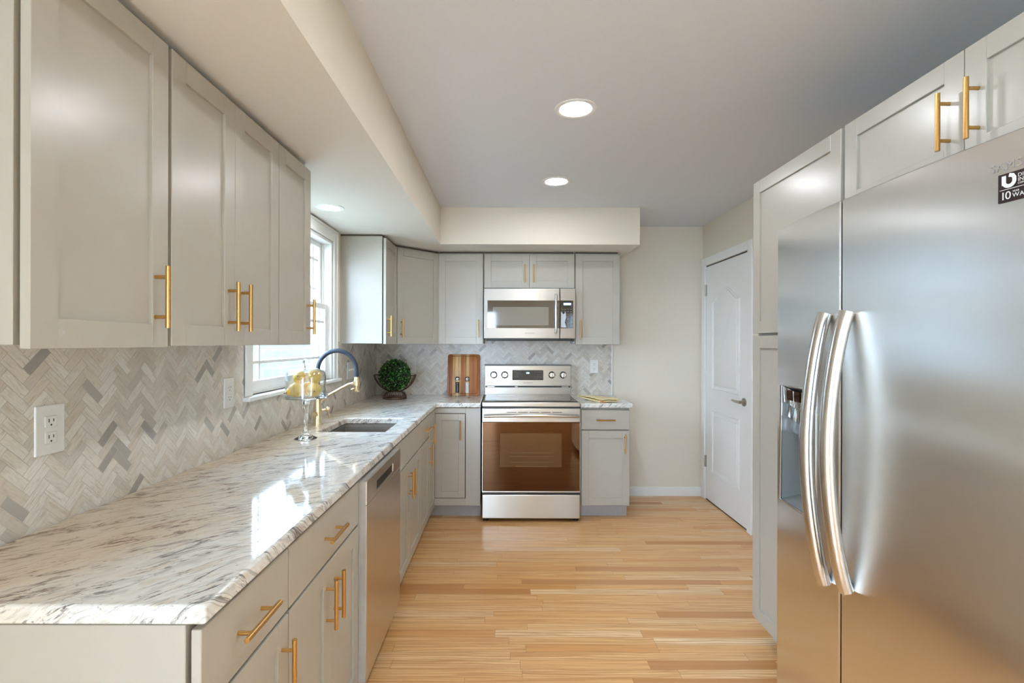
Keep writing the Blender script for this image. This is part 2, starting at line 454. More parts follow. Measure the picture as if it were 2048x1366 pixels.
# soffit: an L over the wall cabinets
SX, SY = -0.508, 3.900
b = MB()
b.box(XL, SX, YR, SY, SOF, ZC); b.box(XL, 1.05, SY, YB, SOF, ZC)
sf = struct(b.build('ceiling_soffit', M['wall'])); sf.data.materials.append(plain('soffit_underside_daylight', (226, 222, 213), 0.85, grain=0.01))  # underside tinted cooler to paint in the daylight on it
for p in sf.data.polygons:
    if p.normal.z < -0.9: p.material_index = 1
# tile
TH = 0.009
b = MB()
b.box(XL, XL+TH, 0.85, WY0-0.075, 0.88, 1.385); b.box(XL, XL+TH, WY0-0.075, WY1+0.075, 0.88, WZ0-0.02)
b.box(XL, XL+TH, WY1+0.075, YB, 0.88, 1.385)
struct(b.build('backsplash_left', M['tile_l']))
b = MB(); b.box(XL+TH, 0.962, YB-TH, YB, 0.88, 1.43); struct(b.build('backsplash_back', M['tile_b']))
b = MB(); b.box(0.962, 0.974, YB-TH-0.003, YB, 0.912, 1.37, 0.002); struct(b.build('trim_1', M['trim']))
# baseboards
def base_prof(b, x0, x1, y0, y1): b.box(x0, x1, y0, y1, 0, 0.085, 0.004)
b = MB(); b.box(0.98, XR, YB-0.014, YB, 0, 0.075, 0.003); b.box(1.0, XR, YB-0.009, YB, 0.07, 0.085, 0.003); struct(b.build('baseboard_back', M['trim']))
b = MB(); b.box(XR-0.014, XR, 2.345, 3.58, 0, 0.085, 0.003); struct(b.build('baseboard_right', M['trim']))
b = MB(); b.box(XL, XL+0.014, SD1+0.01, 0.86, 0, 0.085, 0.003); struct(b.build('baseboard_left', M['trim']))

# ------------------------------------------------------------------ kitchen window
win = bpy.data.objects.new('window_1', None); C.objects.link(win); struct(win)
win.location = (XL, WY0, WZ0); win['label'] = 'white double hung kitchen window with muntin bars beside the sink'
def W(b, x0, x1, y0, y1, z0, z1, bev=0.003): b.box(x0-XL, x1-XL, y0-WY0, y1-WY0, z0-WZ0, z1-WZ0, bev)
b = MB(); cw = 0.070
for (y0, y1, z0, z1) in ((WY0-cw, WY0, WZ0, WZ1+cw+0.008), (WY1, WY1+cw, WZ0, WZ1+cw+0.008), (WY0-0.001, WY1+0.001, WZ1, WZ1+cw+0.008)):
    W(b, XL, XL+0.013, y0, y1, z0, z1, 0.004)
for (y0, y1, z0, z1) in ((WY0-cw, WY0-cw+0.018, WZ0, WZ1+cw+0.008), (WY1+cw-0.018, WY1+cw, WZ0, WZ1+cw+0.008), (WY0-cw, WY1+cw, WZ1+cw-0.010, WZ1+cw+0.008)):
    W(b, XL, XL+0.018, y0, y1, z0, z1, 0.005)
b.build('casing', M['trim'], win)
b = MB(); W(b, XL-0.05, XL+0.040, WY0-cw-0.016, WY1+cw+0.016, WZ0-0.020, WZ0, 0.005); b.build('sill', M['trim'], win)
b = MB(); e = 0.02
W(b, XL-0.135, XL, WY0-e+0.02, WY0+0.022, WZ0, WZ1); W(b, XL-0.135, XL, WY1-0.022, WY1, WZ0, WZ1)
W(b, XL-0.135, XL, WY0+0.02, WY1-0.02, WZ1-0.022, WZ1); W(b, XL-0.135, XL-0.020, WY0+0.02, WY1-0.02, WZ0-0.002, WZ0+0.020)
W(b, XL-0.062, XL-0.052, WY0+0.02, WY0+0.034, WZ0, WZ1); W(b, XL-0.062, XL-0.052, WY1-0.034, WY1-0.02, WZ0, WZ1)
b.build('jamb', M['trim'], win)
def sash(xc, z0, z1, name):
    y0, y1 = WY0+0.022, WY1-0.022; t = 0.015; rw = 0.045
    b = MB()
    W(b, xc-t, xc+t, y0, y0+rw, z0, z1, 0.004); W(b, xc-t, xc+t, y1-rw, y1, z0, z1, 0.004)
    W(b, xc-t, xc+t, y0+rw, y1-rw, z0, z0+rw, 0.004); W(b, xc-t, xc+t, y0+rw, y1-rw, z1-0.034, z1, 0.004)
    s = b.build(name, M['trim'], win)
    b = MB(); d = 0.085; q = 0.008
    for yy in (y0+rw+d, y1-rw-d): W(b, xc-0.006, xc+0.006, yy-q, yy+q, z0+rw, z1-0.034, 0.002)
    for zz in (z0+rw+d, z1-0.034-d): W(b, xc-0.0055, xc+0.0055, y0+rw, y1-rw, zz-q, zz+q, 0.002)
    b.build('muntin_grille', M['trim'], s)
    b = MB(); W(b, xc-0.002, xc+0.002, y0+rw-0.005, y1-rw+0.005, z0+rw-0.005, z1-0.03, 0); b.build('glass_pane', M['glass'], s)
ZM = 1.618
sash(XL-0.040, WZ0+0.018, ZM+0.017, 'lower_sash')
sash(XL-0.078, ZM-0.017, WZ1-0.022, 'upper_sash')
b = MB(); W(b, XL-0.03, XL-0.012, (WY0+WY1)/2-0.03, (WY0+WY1)/2+0.03, ZM+0.017, ZM+0.030, 0.004); b.build('sash_lock', M['trim'], win)

# wide glazed opening behind the camera
w2 = bpy.data.objects.new('window_2', None); C.objects.link(w2); struct(w2); w2.location = (0, YR, 0)
b = MB()
for x0, x1 in ((RX0, RX0+0.07), (RX1-0.07, RX1), ((RX0+RX1)/2-0.05, (RX0+RX1)/2+0.05)): b.box(x0, x1, -0.10, -0.03, RZ0, RZ1, 0.004)
b.box(RX0, RX1, -0.10, -0.03, RZ0, RZ0+0.09, 0.004); b.box(RX0, RX1, -0.10, -0.03, RZ1-0.07, RZ1, 0.004)
b.build('frame', M['trim'], w2)
b = MB(); b.box(RX0+0.05, RX1-0.05, -0.068, -0.063, RZ0+0.05, RZ1-0.05); b.build('glass_pane', M['glass'], w2)

w3 = bpy.data.objects.new('added_window', None); C.objects.link(w3); struct(w3); w3.location = (XL, SD0, 0)  # unseen window added to let daylight reach the back and right side
b = MB(); sl = SD1-SD0
for y0, y1 in ((0, 0.07), (sl-0.07, sl), (sl/2-0.05, sl/2+0.05)): b.box(-0.10, -0.03, y0, y1, RZ0, RZ1, 0.004)
b.box(-0.10, -0.03, 0, sl, RZ0, RZ0+0.09, 0.004); b.box(-0.10, -0.03, 0, sl, RZ1-0.07, RZ1, 0.004)
b.build('frame', M['trim'], w3)
b = MB(); b.box(-0.068, -0.063, 0.05, sl-0.05, RZ0+0.05, RZ1-0.05); b.build('glass_pane', M['glass'], w3)

# outside
b = MB(); b.box(-30, XL-0.2, -12, 30, -0.62, -0.60); struct(b.build('ground', M['lawn']))
b = MB(); b.box(-4.75, -4.4, 2.0, 24, -0.60, 2.7, 0.02); tag(b.build('house_wall', M['stone']), 'grey stone wall of the neighbouring house outside the kitchen window, raised to screen the sky', 'house wall')  # height raised to keep bright sky out of the fridge reflection

# ------------------------------------------------------------------ interior door in the right wall
DY0, DY1, DZ = 3.665, 4.437, 2.060
dr = bpy.data.objects.new('door_1', None); C.objects.link(dr); struct(dr); dr.location = (XR, DY0, 0)
dr['label'] = 'white two panel interior door with arched top panel and lever handle in right wall'
# local frame: x into the room is negative; build in (y, z) panels on x
def flip(b, name, mat, parent, smooth=None):
    """geometry made with front at -y, width along x; turned to face -x with width running along +y"""
    o = b.build(name, mat, parent, smooth)
    o.data.transform(Matrix(((0, 1, 0, 0), (1, 0, 0, 0), (0, 0, 1, 0), (0, 0, 0, 1)))); o.data.flip_normals()
    return o
b = MB()
DW_ = DY1-DY0
b.box(0.002, DW_-0.002, -0.004, 0.0, 0.012, DZ-0.004)
def arch(x0, x1, z0, z1, rise, n=14):
    pts = [(x0, z0), (x1, z0), (x1, z1)]
    for i in range(1, n):
        t = i/n
        s = math.sin(math.pi*t)
        pts.append((x1+(x0-x1)*t, z1+rise*(s**1.6)))
    pts.append((x0, z1))
    return pts
def inset(poly, d):
    cx = sum(p[0] for p in poly)/len(poly); cz = sum(p[1] for p in poly)/len(poly)
    w = max(abs(p[0]-cx) for p in poly); h = max(abs(p[1]-cz) for p in poly)
    return [(cx+(x-cx)*(w-d)/w, cz+(z-cz)*(h-d)/h) for x, z in poly]
for poly in (arch(0.145, DW_-0.145, 0.99, 1.73, 0.10), [(0.145, 0.27), (DW_-0.145, 0.27), (DW_-0.145, 0.80), (0.145, 0.80)]):
    b.tube([(x, -0.0035, z) for x, z in poly], 0.010, 8, closed=True)
    b.prism(inset(poly, 0.035), -0.0115, -0.003, 0.006)
flip(b, 'slab', M['trim'], dr, 30)
b = MB()
b.box(-0.075, -0.004, -0.020, 0, 0, DZ+0.075, 0.004); b.box(DW_+0.004, DW_+0.075, -0.020, 0, 0, DZ+0.075, 0.004)
b.box(-0.004, DW_+0.004, -0.020, 0, DZ+0.006, DZ+0.075, 0.004)
flip(b, 'casing', M['trim'], dr)
b = MB(); b.box(-0.003, DW_+0.003, -0.0025, 0, DZ-0.003, DZ+0.005); b.box(0, DW_, -0.002, 0.0, 0.0, 0.012); flip(b, 'gap', M['slot'], dr)
for hz in (1.80, 0.29):
    b = MB(); b.cyl((DW_+0.001, -0.012, hz), (DW_+0.001, -0.012, hz+0.10), 0.0075); b.box(DW_-0.014, DW_+0.016, -0.0075, -0.003, hz, hz+0.10); flip(b, 'hinge', M['nickel'], dr, 40)
b = MB()
b.lathe([(0, 0), (0.031, 0), (0.031, 0.008), (0.022, 0.014), (0.012, 0.016), (0.012, 0.045), (0, 0.045)], (0.062, -0.004, 0.943), 28, (0, -1, 0))
b.tube([(0.062, -0.047, 0.943), (0.10, -0.049, 0.943), (0.14, -0.047, 0.944), (0.178, -0.043, 0.945)], [0.011, 0.0105, 0.0095, 0.008], 12)
flip(b, 'lever_handle', M['nickel'], dr, 40)

# ------------------------------------------------------------------ cabinets
GAP, DT = 0.008, 0.019       # bumper gap behind the doors, door thickness
YF = -(GAP+DT)               # front of doors, local y
def shaker(b, x0, x1, z0, z1, fr=0.057, yf=YF, rec=0.008):
    yb = yf+DT; v = 0.0012
    b.box(x0, x0+fr, yf, yb, z0, z1, v, 1); b.box(x1-fr, x1, yf, yb, z0, z1, v, 1)
    b.box(x0+fr, x1-fr, yf, yb, z0, z0+fr, v, 1); b.box(x0+fr, x1-fr, yf, yb, z1-fr, z1, v, 1)
    b.box(x0+fr-0.004, x1-fr+0.004, yf+rec, yb-0.002, z0+fr-0.004, z1-fr+0.004)
def pull(parent, x, z, vertical=True, yf=YF, L=0.150, cc=0.0965):
    b = MB(); r = 0.0058; proj = 0.031
    if vertical:
        b.cyl((x, yf-proj, z-L/2), (x, yf-proj, z+L/2), r)
        for s in (-1, 1): b.cyl((x, yf+0.0005, z+s*cc/2), (x, yf-proj, z+s*cc/2), 0.0045)
    else:
        b.cyl((x-L/2, yf-proj, z), (x+L/2, yf-proj, z), r)
        for s in (-1, 1): b.cyl((x+s*cc/2, yf+0.0005, z), (x+s*cc/2, yf-proj, z), 0.0045)
    o = b.build('handle', M['brass'], parent, 40); return o
def door(root, x0, x1, z0, z1, hx=None, hz=None, fr=0.057):
    b = MB(); shaker(b, x0, x1, z0, z1, fr); d = b.build('door', M['paint'], root)
    if hx is not None: pull(d, hx, hz)
    return d
def drawer(root, x0, x1, z0, z1, hx=None):
    b = MB(); b.box(x0, x1, YF, YF+DT, z0, z1, 0.0025); d = b.build('drawer', M['paint'], root)
    if hx is not None: pull(d, hx, (z0+z1)/2, False)
    return d
BZ, BT = 0.100, 0.872
DR0, DR1, DO0, DO1 = 0.706, 0.862, 0.114, 0.697
def base_cab(label, loc, rotz, w, depth=0.592, hollow=False):
    root = thing('base_cabinet', label, 'cabinet', loc, rotz, 'grey shaker base cabinets')
    b = MB()
    if hollow:
        t = 0.018
        b.box(0, t, 0, depth, BZ, BT); b.box(w-t, w, 0, depth, BZ, BT); b.box(t, w-t, 0, depth, BZ, BZ+t)
        b.box(t, w-t, depth-t, depth, BZ+t, BT); b.box(t, w-t, 0, t, BZ+t, BT)
    else: b.box(0, w, 0, depth, BZ, BT, 0.001, 1)
    b.build('body', M['paint'], root)
    b = MB(); b.box(0, w, 0.072, depth, 0, BZ); b.build('toe_kick', M['kick'], root)
    return root
XF = -0.572                                     # front of the left base boxes
RL = R(90)
g = 0.0025
# first cabinet by the near end of the counter
c = base_cab('narrow grey base cabinet at the near end of the counter, one drawer over one door', (XF, 0.897, 0), RL, 0.367)
drawer(c, g, 0.367-g, DR0, DR1, 0.176); door(c, g, 0.367-g, DO0, DO1, 0.367-0.038, 0.577)
c = base_cab('wide grey base cabinet left of the dishwasher, one drawer over a pair of doors', (XF, 1.265, 0), RL, 0.602)
drawer(c, g, 0.602-g, DR0, DR1, 0.30); door(c, g, 0.3-0.001, DO0, DO1, 0.3-0.034, 0.577); door(c, 0.301, 0.602-g, DO0, DO1, 0.3+0.036, 0.577)
c = base_cab('grey sink base cabinet right of the dishwasher, plain false drawer over two doors', (XF, 2.478, 0), RL, 0.757, hollow=True)
drawer(c, g, 0.757-g, DR0, DR1); door(c, g, 0.378-0.001, DO0, DO1, 0.378-0.034, 0.577); door(c, 0.379, 0.757-g, DO0, DO1, 0.378+0.036, 0.577)
c = base_cab('narrow grey base cabinet between the sink cabinet and the corner, drawer over door', (XF, 3.236, 0), RL, 0.378)
drawer(c, g, 0.378-g, DR0, DR1, 0.19); door(c, g, 0.378-g, DO0, DO1, 0.378-0.04, 0.577)
# corner cabinet (an L)
YFB = 3.932                                     # front of the back-run boxes
c = thing('corner_base_cabinet', 'grey L-shaped corner base cabinet left of the range with a framed door', 'cabinet', (XF, YFB, 0), 0, 'grey shaker base cabinets')
b = MB(); b.box(-0.59, 0, -0.316, YB-TH-YFB-0.002, BZ, BT); b.box(0, 0.383, 0, YB-TH-YFB-0.002, BZ, BT)
fx0, fx1 = 0.028, 0.261                          # inset door beside a face frame
b.box(fx1+0.006, 0.383, YF, 0, BZ+0.010, BT, 0.001, 1); b.box(0.0, fx1+0.006, YF, 0, 0.830, BT, 0.001, 1); b.box(0.0, fx1+0.006, YF, 0, BZ+0.010, 0.164, 0.001, 1)
b.build('body', M['paint'], c)
b = MB(); b.box(-0.59, -0.072, -0.316, YB-TH-YFB-0.002, 0, BZ); b.box(-0.072, 0.383, 0.060, YB-TH-YFB-0.002, 0, BZ); b.build('toe_kick', M['kick'], c)
b = MB(); b.box(0.0, fx1+0.006, -0.006, 0.0, 0.163, 0.831); b.build('door_gap_shade', M['gap_shade'], c)  # dark sheet painted in for the shade round the inset door
d = door(c, fx0, fx1, 0.169, 0.825, fx1-0.034, 0.70, 0.05)
b = MB(); shaker(b, 0.004, 0.29, DO0, DR1, 0.05)
d = b.build('door', M['paint'], c); d.location = (0, -0.316, 0); d.rotation_euler[2] = RL
pull(d, 0.05, 0.71)
# right of the range
c = base_cab('grey base cabinet right of the range under the short granite counter, drawer over door', (0.594, YFB, 0), 0, 0.383, 0.585)
drawer(c, 0.006, 0.383-g, DR0, DR1-0.004, 0.19); door(c, 0.006, 0.383-g, DO0, DO1, 0.383-0.04, 0.597)

# wall cabinets
UZ, UT = 1.374, 2.136
def wall_cab(label, loc, rotz, w, z0=UZ, z1=UT, depth=0.300):
    root = thing('wall_cabinet', label, 'cabinet', loc, rotz, 'grey shaker wall cabinets')
    b = MB(); b.box(0, w, 0, depth, z0-loc[2], z1-loc[2], 0.001, 1); b.build('body', M['paint'], root)
    b = MB(); b.box(0.01, w-0.01, 0.012, depth, z1-loc[2], SOF-loc[2]); b.build('top_gap_shade', M['gap_shade'], root)  # dark strip standing in for the shaded gap below the soffit
    return root
XU = -0.872
DB, DTP = UZ-0.004, 2.124
c = wall_cab('large grey wall cabinet nearest the viewer, top left', (XU, 0.885, 0), RL, 0.372)
door(c, 0.004, 0.372-0.003, DB-0.003, DTP, 0.372-0.049, 1.489)
# a small smudge on the lower rail
b = MB(); b.lathe([(0, 0.0003), (0.0035, 0.0003), (0.004, 0)], (0.072, YF, 1.398), 16, (0, -1, 0)); b.build('smudge', M['kick'], c)
c = wall_cab('two door grey wall cabinet, second from the viewer on left wall', (XU, 1.2605, 0), RL, 0.6075)
door(c, 0.006, 0.303, DB, DTP, 0.303-0.036, 1.489); door(c, 0.3045, 0.6075-g, DB, DTP, 0.3045+0.036, 1.489)
c = wall_cab('narrow grey wall cabinet just left of the window', (XU, 1.869, 0), RL, 0.305)
door(c, g, 0.305-g, DB, DTP, 0.305-0.040, 1.489)
c = wall_cab('grey wall cabinet just right of the window with its pale side panel showing', (XU, 3.545, 0), RL, 0.376)
door(c, g, 0.376-0.014, DB, DTP, 0.036, 1.500)
# diagonal corner cabinet
c = thing('corner_wall_cabinet', 'grey diagonal corner wall cabinet with one angled door above the topiary', 'cabinet', (XU, 3.922, 0), 0, 'grey shaker wall cabinets')
P = [(0, 0), (0.308, 0.308), (0.308, 0.597), (-0.288, 0.597), (-0.288, 0)]
b = MB()
def zprism(b, poly, z0, z1):
    t = bmesh.new()
    a = [t.verts.new((x, y, z0)) for x, y in poly]; d = [t.verts.new((x, y, z1)) for x, y in poly]
    t.faces.new(list(reversed(a))); t.faces.new(d)
    for i in range(len(poly)): t.faces.new((a[i], a[(i+1) % len(poly)], d[(i+1) % len(poly)], d[i]))
    bmesh.ops.recalc_face_normals(t, faces=t.faces)
    b.merge(t)
zprism(b, P, UZ, UT); b.build('body', M['paint'], c)
b = MB(); zprism(b, [(-0.01, 0.012), (0.296, 0.318), (0.296, 0.59), (-0.28, 0.59), (-0.28, 0.012)], UT, SOF); b.build('top_gap_shade', M['gap_shade'], c)  # same dark strip for the gap shade over the corner cabinet
b = MB(); dl = 0.308*math.sqrt(2); shaker(b, 0.014, dl-0.014, DB, DTP)
d = b.build('door', M['paint'], c); d.rotation_euler[2] = R(45)
pull(d, 0.014+0.032, 1.495)
YU = 4.225
DPT = YB-TH-YU-0.003
c = wall_cab('single door grey wall cabinet left of the microwave', (-0.561, YU, 0), 0, 0.379, depth=DPT)
door(c, 0.004, 0.379-0.004, DB, DTP, 0.379-0.042, 1.500)
c = wall_cab('short two door grey wall cabinet directly above the microwave', (-0.179, YU, 1.838), 0, 0.764, 1.838, UT, depth=DPT)
door(c, 0.004, 0.381, 0.004, DTP-1.838, 0.381-0.036, 0.122); door(c, 0.383, 0.76, 0.004, DTP-1.838, 0.383+0.037, 0.122)
c = wall_cab('single door grey wall cabinet right of the microwave', (0.588, YU, 0), 0, 0.376, depth=DPT)
door(c, 0.005, 0.376-g, DB, DTP, 0.043, 1.500)

# right-hand tall run
XP = 1.184
RRT = R(-90)
c = thing('pantry_cabinet', 'tall grey pantry cabinet beside the fridge, upper door over a long lower door', 'cabinet', (XP, 2.336, 0), RRT)
b = MB(); b.box(0, 0.622, 0, 0.600, BZ, 2.134, 0.001, 1); b.build('body', M['paint'], c)
b = MB(); b.box(0, 0.622, 0.072, 0.600, 0, BZ); b.build('toe_kick', M['kick'], c)
door(c, 0.003, 0.611, 1.427, 2.124); door(c, 0.003, 0.611, 0.114, 1.416)
c = thing('over_fridge_cabinet', 'short two door grey cabinet above the stainless fridge', 'cabinet', (XP, 1.712, 1.828), RRT)
b = MB(); b.box(0, 0.915, 0, 0.600, 0, 0.306, 0.001, 1); b.build('body', M['paint'], c)
door(c, 0.006, 0.4485, 0.004, 0.296, 0.4485-0.040, 0.130); door(c, 0.4510, 0.911, 0.004, 0.296, 0.4510+0.038, 0.130)

# ------------------------------------------------------------------ granite counters
def grid_slab(name, xs, ys, keep, z0, z1, mat, parent=None):
    t = bmesh.new(); vt = {}
    def v(i, j, z):
        k = (i, j, z)
        if k not in vt: vt[k] = t.verts.new((xs[i], ys[j], z))
        return vt[k]
    cells = {(i, j) for i in range(len(xs)-1) for j in range(len(ys)-1) if keep(i, j)}
    for i, j in cells:
        t.faces.new((v(i, j, z1), v(i+1, j, z1), v(i+1, j+1, z1), v(i, j+1, z1)))
        t.faces.new((v(i, j+1, z0), v(i+1, j+1, z0), v(i+1, j, z0), v(i, j, z0)))
        for di, dj, a, d in ((-1, 0, (i, j+1), (i, j)), (1, 0, (i+1, j), (i+1, j+1)), (0, -1, (i, j), (i+1, j)), (0, 1, (i+1, j+1), (i, j+1))):
            if (i+di, j+dj) not in cells: t.faces.new((v(*a, z0), v(*d, z0), v(*d, z1), v(*a, z1)))
    b = MB(); b.merge(t)
    o = b.build(name, mat, parent)
    m = o.modifiers.new('eased_edge', 'BEVEL'); m.width = 0.007; m.segments = 3; m.limit_method = 'ANGLE'; m.angle_limit = R(40)
    for p in o.data.polygons: p.use_smooth = True
    o.data.set_sharp_from_angle(angle=R(30))
    m.harden_normals = True
    return o
CT, CB = 0.912, 0.876
SKX0, SKX1, SKY0, SKY1 = -0.985, -0.632, 2.625, 3.100
xs = [XL+TH+0.001, SKX0, SKX1, -0.531, -0.187]; ys = [0.888, SKY0, SKY1, 3.888, YB-TH-0.001]
def keep(i, j):
    if (i, j) == (1, 1): return False
    return i < 3 or j == 3
tag(grid_slab('granite_countertop', xs, ys, keep, CB, CT, M['granite']), 'long L-shaped polished white and brown granite countertop with sink cutout', 'countertop')
tag(grid_slab('granite_countertop', [0.588, 0.998], [3.888, YB-TH-0.001], lambda i, j: True, CB, CT, M['granite']), 'short granite countertop right of the range', 'countertop')

# ------------------------------------------------------------------ sink
sk = thing('sink', 'rectangular undermount stainless sink in the granite counter below the window', 'sink', ((SKX0+SKX1)/2, (SKY0+SKY1)/2, 0.66))
hw, hl = (SKX1-SKX0)/2+0.004, (SKY1-SKY0)/2+0.004
b = MB(); h = CB-0.0015-0.66
t_ = 0.003
b.box(-hw, hw, -hl, hl, 0, t_)
b.box(-hw-t_, -hw, -hl-t_, hl+t_, 0, h); b.box(hw, hw+t_, -hl-t_, hl+t_, 0, h); b.box(-hw, hw, -hl-t_, -hl, 0, h); b.box(-hw, hw, hl, hl+t_, 0, h)
for sx in (-1, 1):
    for sy in (-1, 1): b.cyl((sx*(hw-0.001), sy*(hl-0.001), t_), (sx*(hw-0.001), sy*(hl-0.001), h), 0.008, seg=12)
b.build('bowl', M['sink'], sk, 40)
b = MB(); b.lathe([(0.0, 0.006), (0.02, 0.004), (0.042, 0.007), (0.045, 0.003)], (0, 0, 0), 24); b.build('drain', M['chrome'], sk, 40)

# ------------------------------------------------------------------ faucet
fc = thing('faucet', 'champagne gold spring faucet with dark blue hose arched over the sink', 'faucet', (-1.065, 2.845, CT))
b = MB(); b.lathe([(0, 0), (0.030, 0), (0.030, 0.004), (0.026, 0.008), (0.0235, 0.06), (0.0195, 0.15), (0.0165, 0.19), (0, 0.19)], (0, 0, 0), 28); b.build('body', M['pale_brass'], fc, 40)
b = MB(); b.cyl((0, 0, 0.055), (0.0, -0.045, 0.062), 0.009); b.cyl((0, -0.045, 0.062), (0.0, -0.052, 0.064), 0.013); b.build('side_valve', M['pale_brass'], fc, 40)
b = MB(); b.cyl((0.01, 0.015, 0.075), (0.036, 0.035, 0.082), 0.008); b.sphere((0.044, 0.041, 0.083), 0.016); b.tube([(0.044, 0.041, 0.07), (0.050, 0.046, 0.045), (0.050, 0.046, 0.03)], 0.004, 8); b.build('lever', M['pale_brass'], fc, 40)
arc = [(0, 0, 0.17), (0, 0, 0.22), (0.0, 0, 0.27), (0.002, 0, 0.31)]
for i in range(1, 19):
    a = math.pi*(1-i/19); arc.append((0.110+0.110*math.cos(a), 0, 0.31+0.112*math.sin(a)))
arc += [(0.220, 0, 0.30), (0.221, 0, 0.268)]
b = MB(); b.tube(arc, 0.0125, 14); b.build('hose', M['rubber'], fc, 60)
b = MB(); b.lathe([(0, 0), (0.013, 0), (0.016, 0.004), (0.0155, 0.03), (0.0175, 0.038), (0.0175, 0.062), (0.0150, 0.070), (0.0145, 0.085), (0, 0.085)], (0.221, 0, 0.188), 24)
b.cyl((0.221, -0.002, 0.212), (0.193, -0.004, 0.200), 0.006); b.build('spray_head', M['pale_brass'], fc, 40)
b = MB(); b.tube([(0.012, 0, 0.120), (0.03, 0, 0.145), (0.07, 0, 0.172), (0.13, 0, 0.206), (0.18, 0, 0.232), (0.205, 0, 0.236)], [0.007, 0.0072, 0.0075, 0.0075, 0.0078, 0.009], 12)
b.lathe([(0.0165, -0.012), (0.020, -0.012), (0.020, 0.012), (0.0165, 0.012)], (0.2205, 0, 0.238), 20); b.build('holder_arm', M['pale_brass'], fc, 40)

# ------------------------------------------------------------------ cake stand with pears
cx, cy, pz = -0.966, 2.427, 0.203
cs = thing('cake_stand', 'tall glass cake stand with clear dome holding yellow pears', 'cake stand', (cx, cy, CT))
b = MB(); b.lathe([(0, 0.010), (0.030, 0.006), (0.052, 0.001), (0.053, 0.004), (0.036, 0.012), (0.018, 0.026), (0.0105, 0.045), (0.0085, 0.075), (0.0105, 0.12), (0.015, 0.165), (0.023, 0.190), (0.026, 0.1975), (0, 0.1975)], (0, 0, 0), 36)
b.build('pedestal', M['solid_glass'], cs, 40)
b = MB(); b.lathe([(0, pz-0.005), (0.085, pz-0.005), (0.101, pz-0.004), (0.104, pz+0.012), (0.101, pz+0.012), (0.097, pz), (0, pz)], (0, 0, 0), 48); b.build('plate', M['crystal'], cs, 40)
b = MB()
prof = [(0.0925, pz+0.001), (0.0925, pz+0.100), (0.089, pz+0.117), (0.078, pz+0.130), (0.055, pz+0.138), (0.02, pz+0.142), (0, pz+0.142)]
inner = [(max(0, r-0.0025), z-0.0025 if z > pz+0.11 else z) for r, z in reversed(prof)]
b.lathe(prof+inner[:-1]+[(0.090, pz+0.001), (0.0925, pz+0.001)], (0, 0, 0), 48); dm = b.build('dome', M['crystal'], cs, 40)
b = MB(); b.lathe([(0.010, pz+0.142), (0.006, pz+0.150), (0.009, pz+0.158), (0.0155, pz+0.170), (0.014, pz+0.180), (0, pz+0.186)], (0, 0, 0), 24); b.build('knob', M['solid_glass'], dm, 50)
def pear(loc, tilt, az, label, s=1.0):
    root = thing('pear', label, 'fruit', loc, az, 'pears under the glass dome')
    rot = Matrix.Rotation(tilt, 4, 'X')
    b = MB(); b.lathe([(0, -0.036), (0.012, -0.0365), (0.026, -0.031), (0.0345, -0.018), (0.0365, -0.002), (0.033, 0.013), (0.025, 0.027), (0.018, 0.038), (0.012, 0.046), (0.005, 0.0485), (0, 0.047)], (0, 0, 0), 28)
    o = b.build('flesh', M['pear'], root, 60); o.data.transform(rot @ Matrix.Scale(s, 4))
    b = MB(); b.tube([(0, 0, 0.045), (0.001, 0, 0.055), (0.004, 0.001, 0.064)], [0.0016, 0.0016, 0.0024], 8)
    o = b.build('stem', M['stem'], root, 60); o.data.transform(rot @ Matrix.Scale(s, 4))
    return root
pb = CT+pz+0.0375
pear((cx-0.034, cy-0.042, pb-0.001), R(100), R(-35), 'yellow pear low at the front left under the dome, pale and rounded', 0.95)
pear((cx+0.046, cy-0.018, pb-0.001), R(92), R(20), 'yellow pear low on the right under the dome, stem toward the viewer', 0.95)
pear((cx-0.004, cy+0.050, pb-0.001), R(88), R(190), 'yellow pear low at the back under the dome, hidden by the others', 0.95)
pear((cx-0.036, cy+0.012, pb+0.058), R(84), R(10), 'yellow pear in the upper layer on the left under the dome', 0.88)
pear((cx+0.036, cy+0.022, pb+0.060), R(170), R(0), 'largest looking yellow pear, upper right under the dome', 0.92)

# ------------------------------------------------------------------ topiary in wire bowl
random.seed(5)
tx, ty = -0.922, 4.195
bw = thing('wire_bowl', 'dark copper wire bowl on a domed wire foot in the counter corner', 'bowl', (tx, ty, CT))
b = MB()
for s in (-1, 1):
    tips = []
    for k in range(7):
        az = (k-3)*R(9.0)
        pts = []
        for i in range(11):
            a = R(6+62*i/10); rr = 0.190
            r_ = 0.020+rr*math.sin(a)*0.90*(1-0.02*abs(k-3)); z_ = 0.060+rr*(1-math.cos(a))*1.15
            pts.append((s*r_*math.cos(az), r_*math.sin(az)*1.0, z_))
        b.tube(pts, 0.0022, 6); tips.append(pts[-1])
    b.tube(tips, 0.0035, 6)
b.build('basket', M['copper'], bw, 60)
b = MB()
for k in range(30):
    az = 2*math.pi*k/30; pts = []
    for i in range(7):
        t = i/6; r_ = 0.030+0.066*math.sin(t*math.pi/2); z_ = 0.008+0.056*math.cos(t*math.pi/2)
        pts.append((r_*math.cos(az), r_*math.sin(az), z_))
    b.tube(pts, 0.0018, 5)
for r_, z_, rr in ((0.096, 0.004, 0.004), (0.094, 0.016, 0.0025), (0.031, 0.063, 0.0035)):
    b.tube([(r_*math.cos(2*math.pi*i/40), r_*math.sin(2*math.pi*i/40), z_) for i in range(40)], rr, 6, closed=True)
b.build('foot', M['copper'], bw, 60)
tp = thing('topiary_ball', 'round green boxwood topiary ball resting in the wire bowl', 'plant', (tx, ty, CT+0.197))
b = MB(); b.sphere((0, 0, 0), 0.112, u=24, v=16); b.build('core', plain('topiary_core', (16, 26, 14), 0.9), tp, 60)
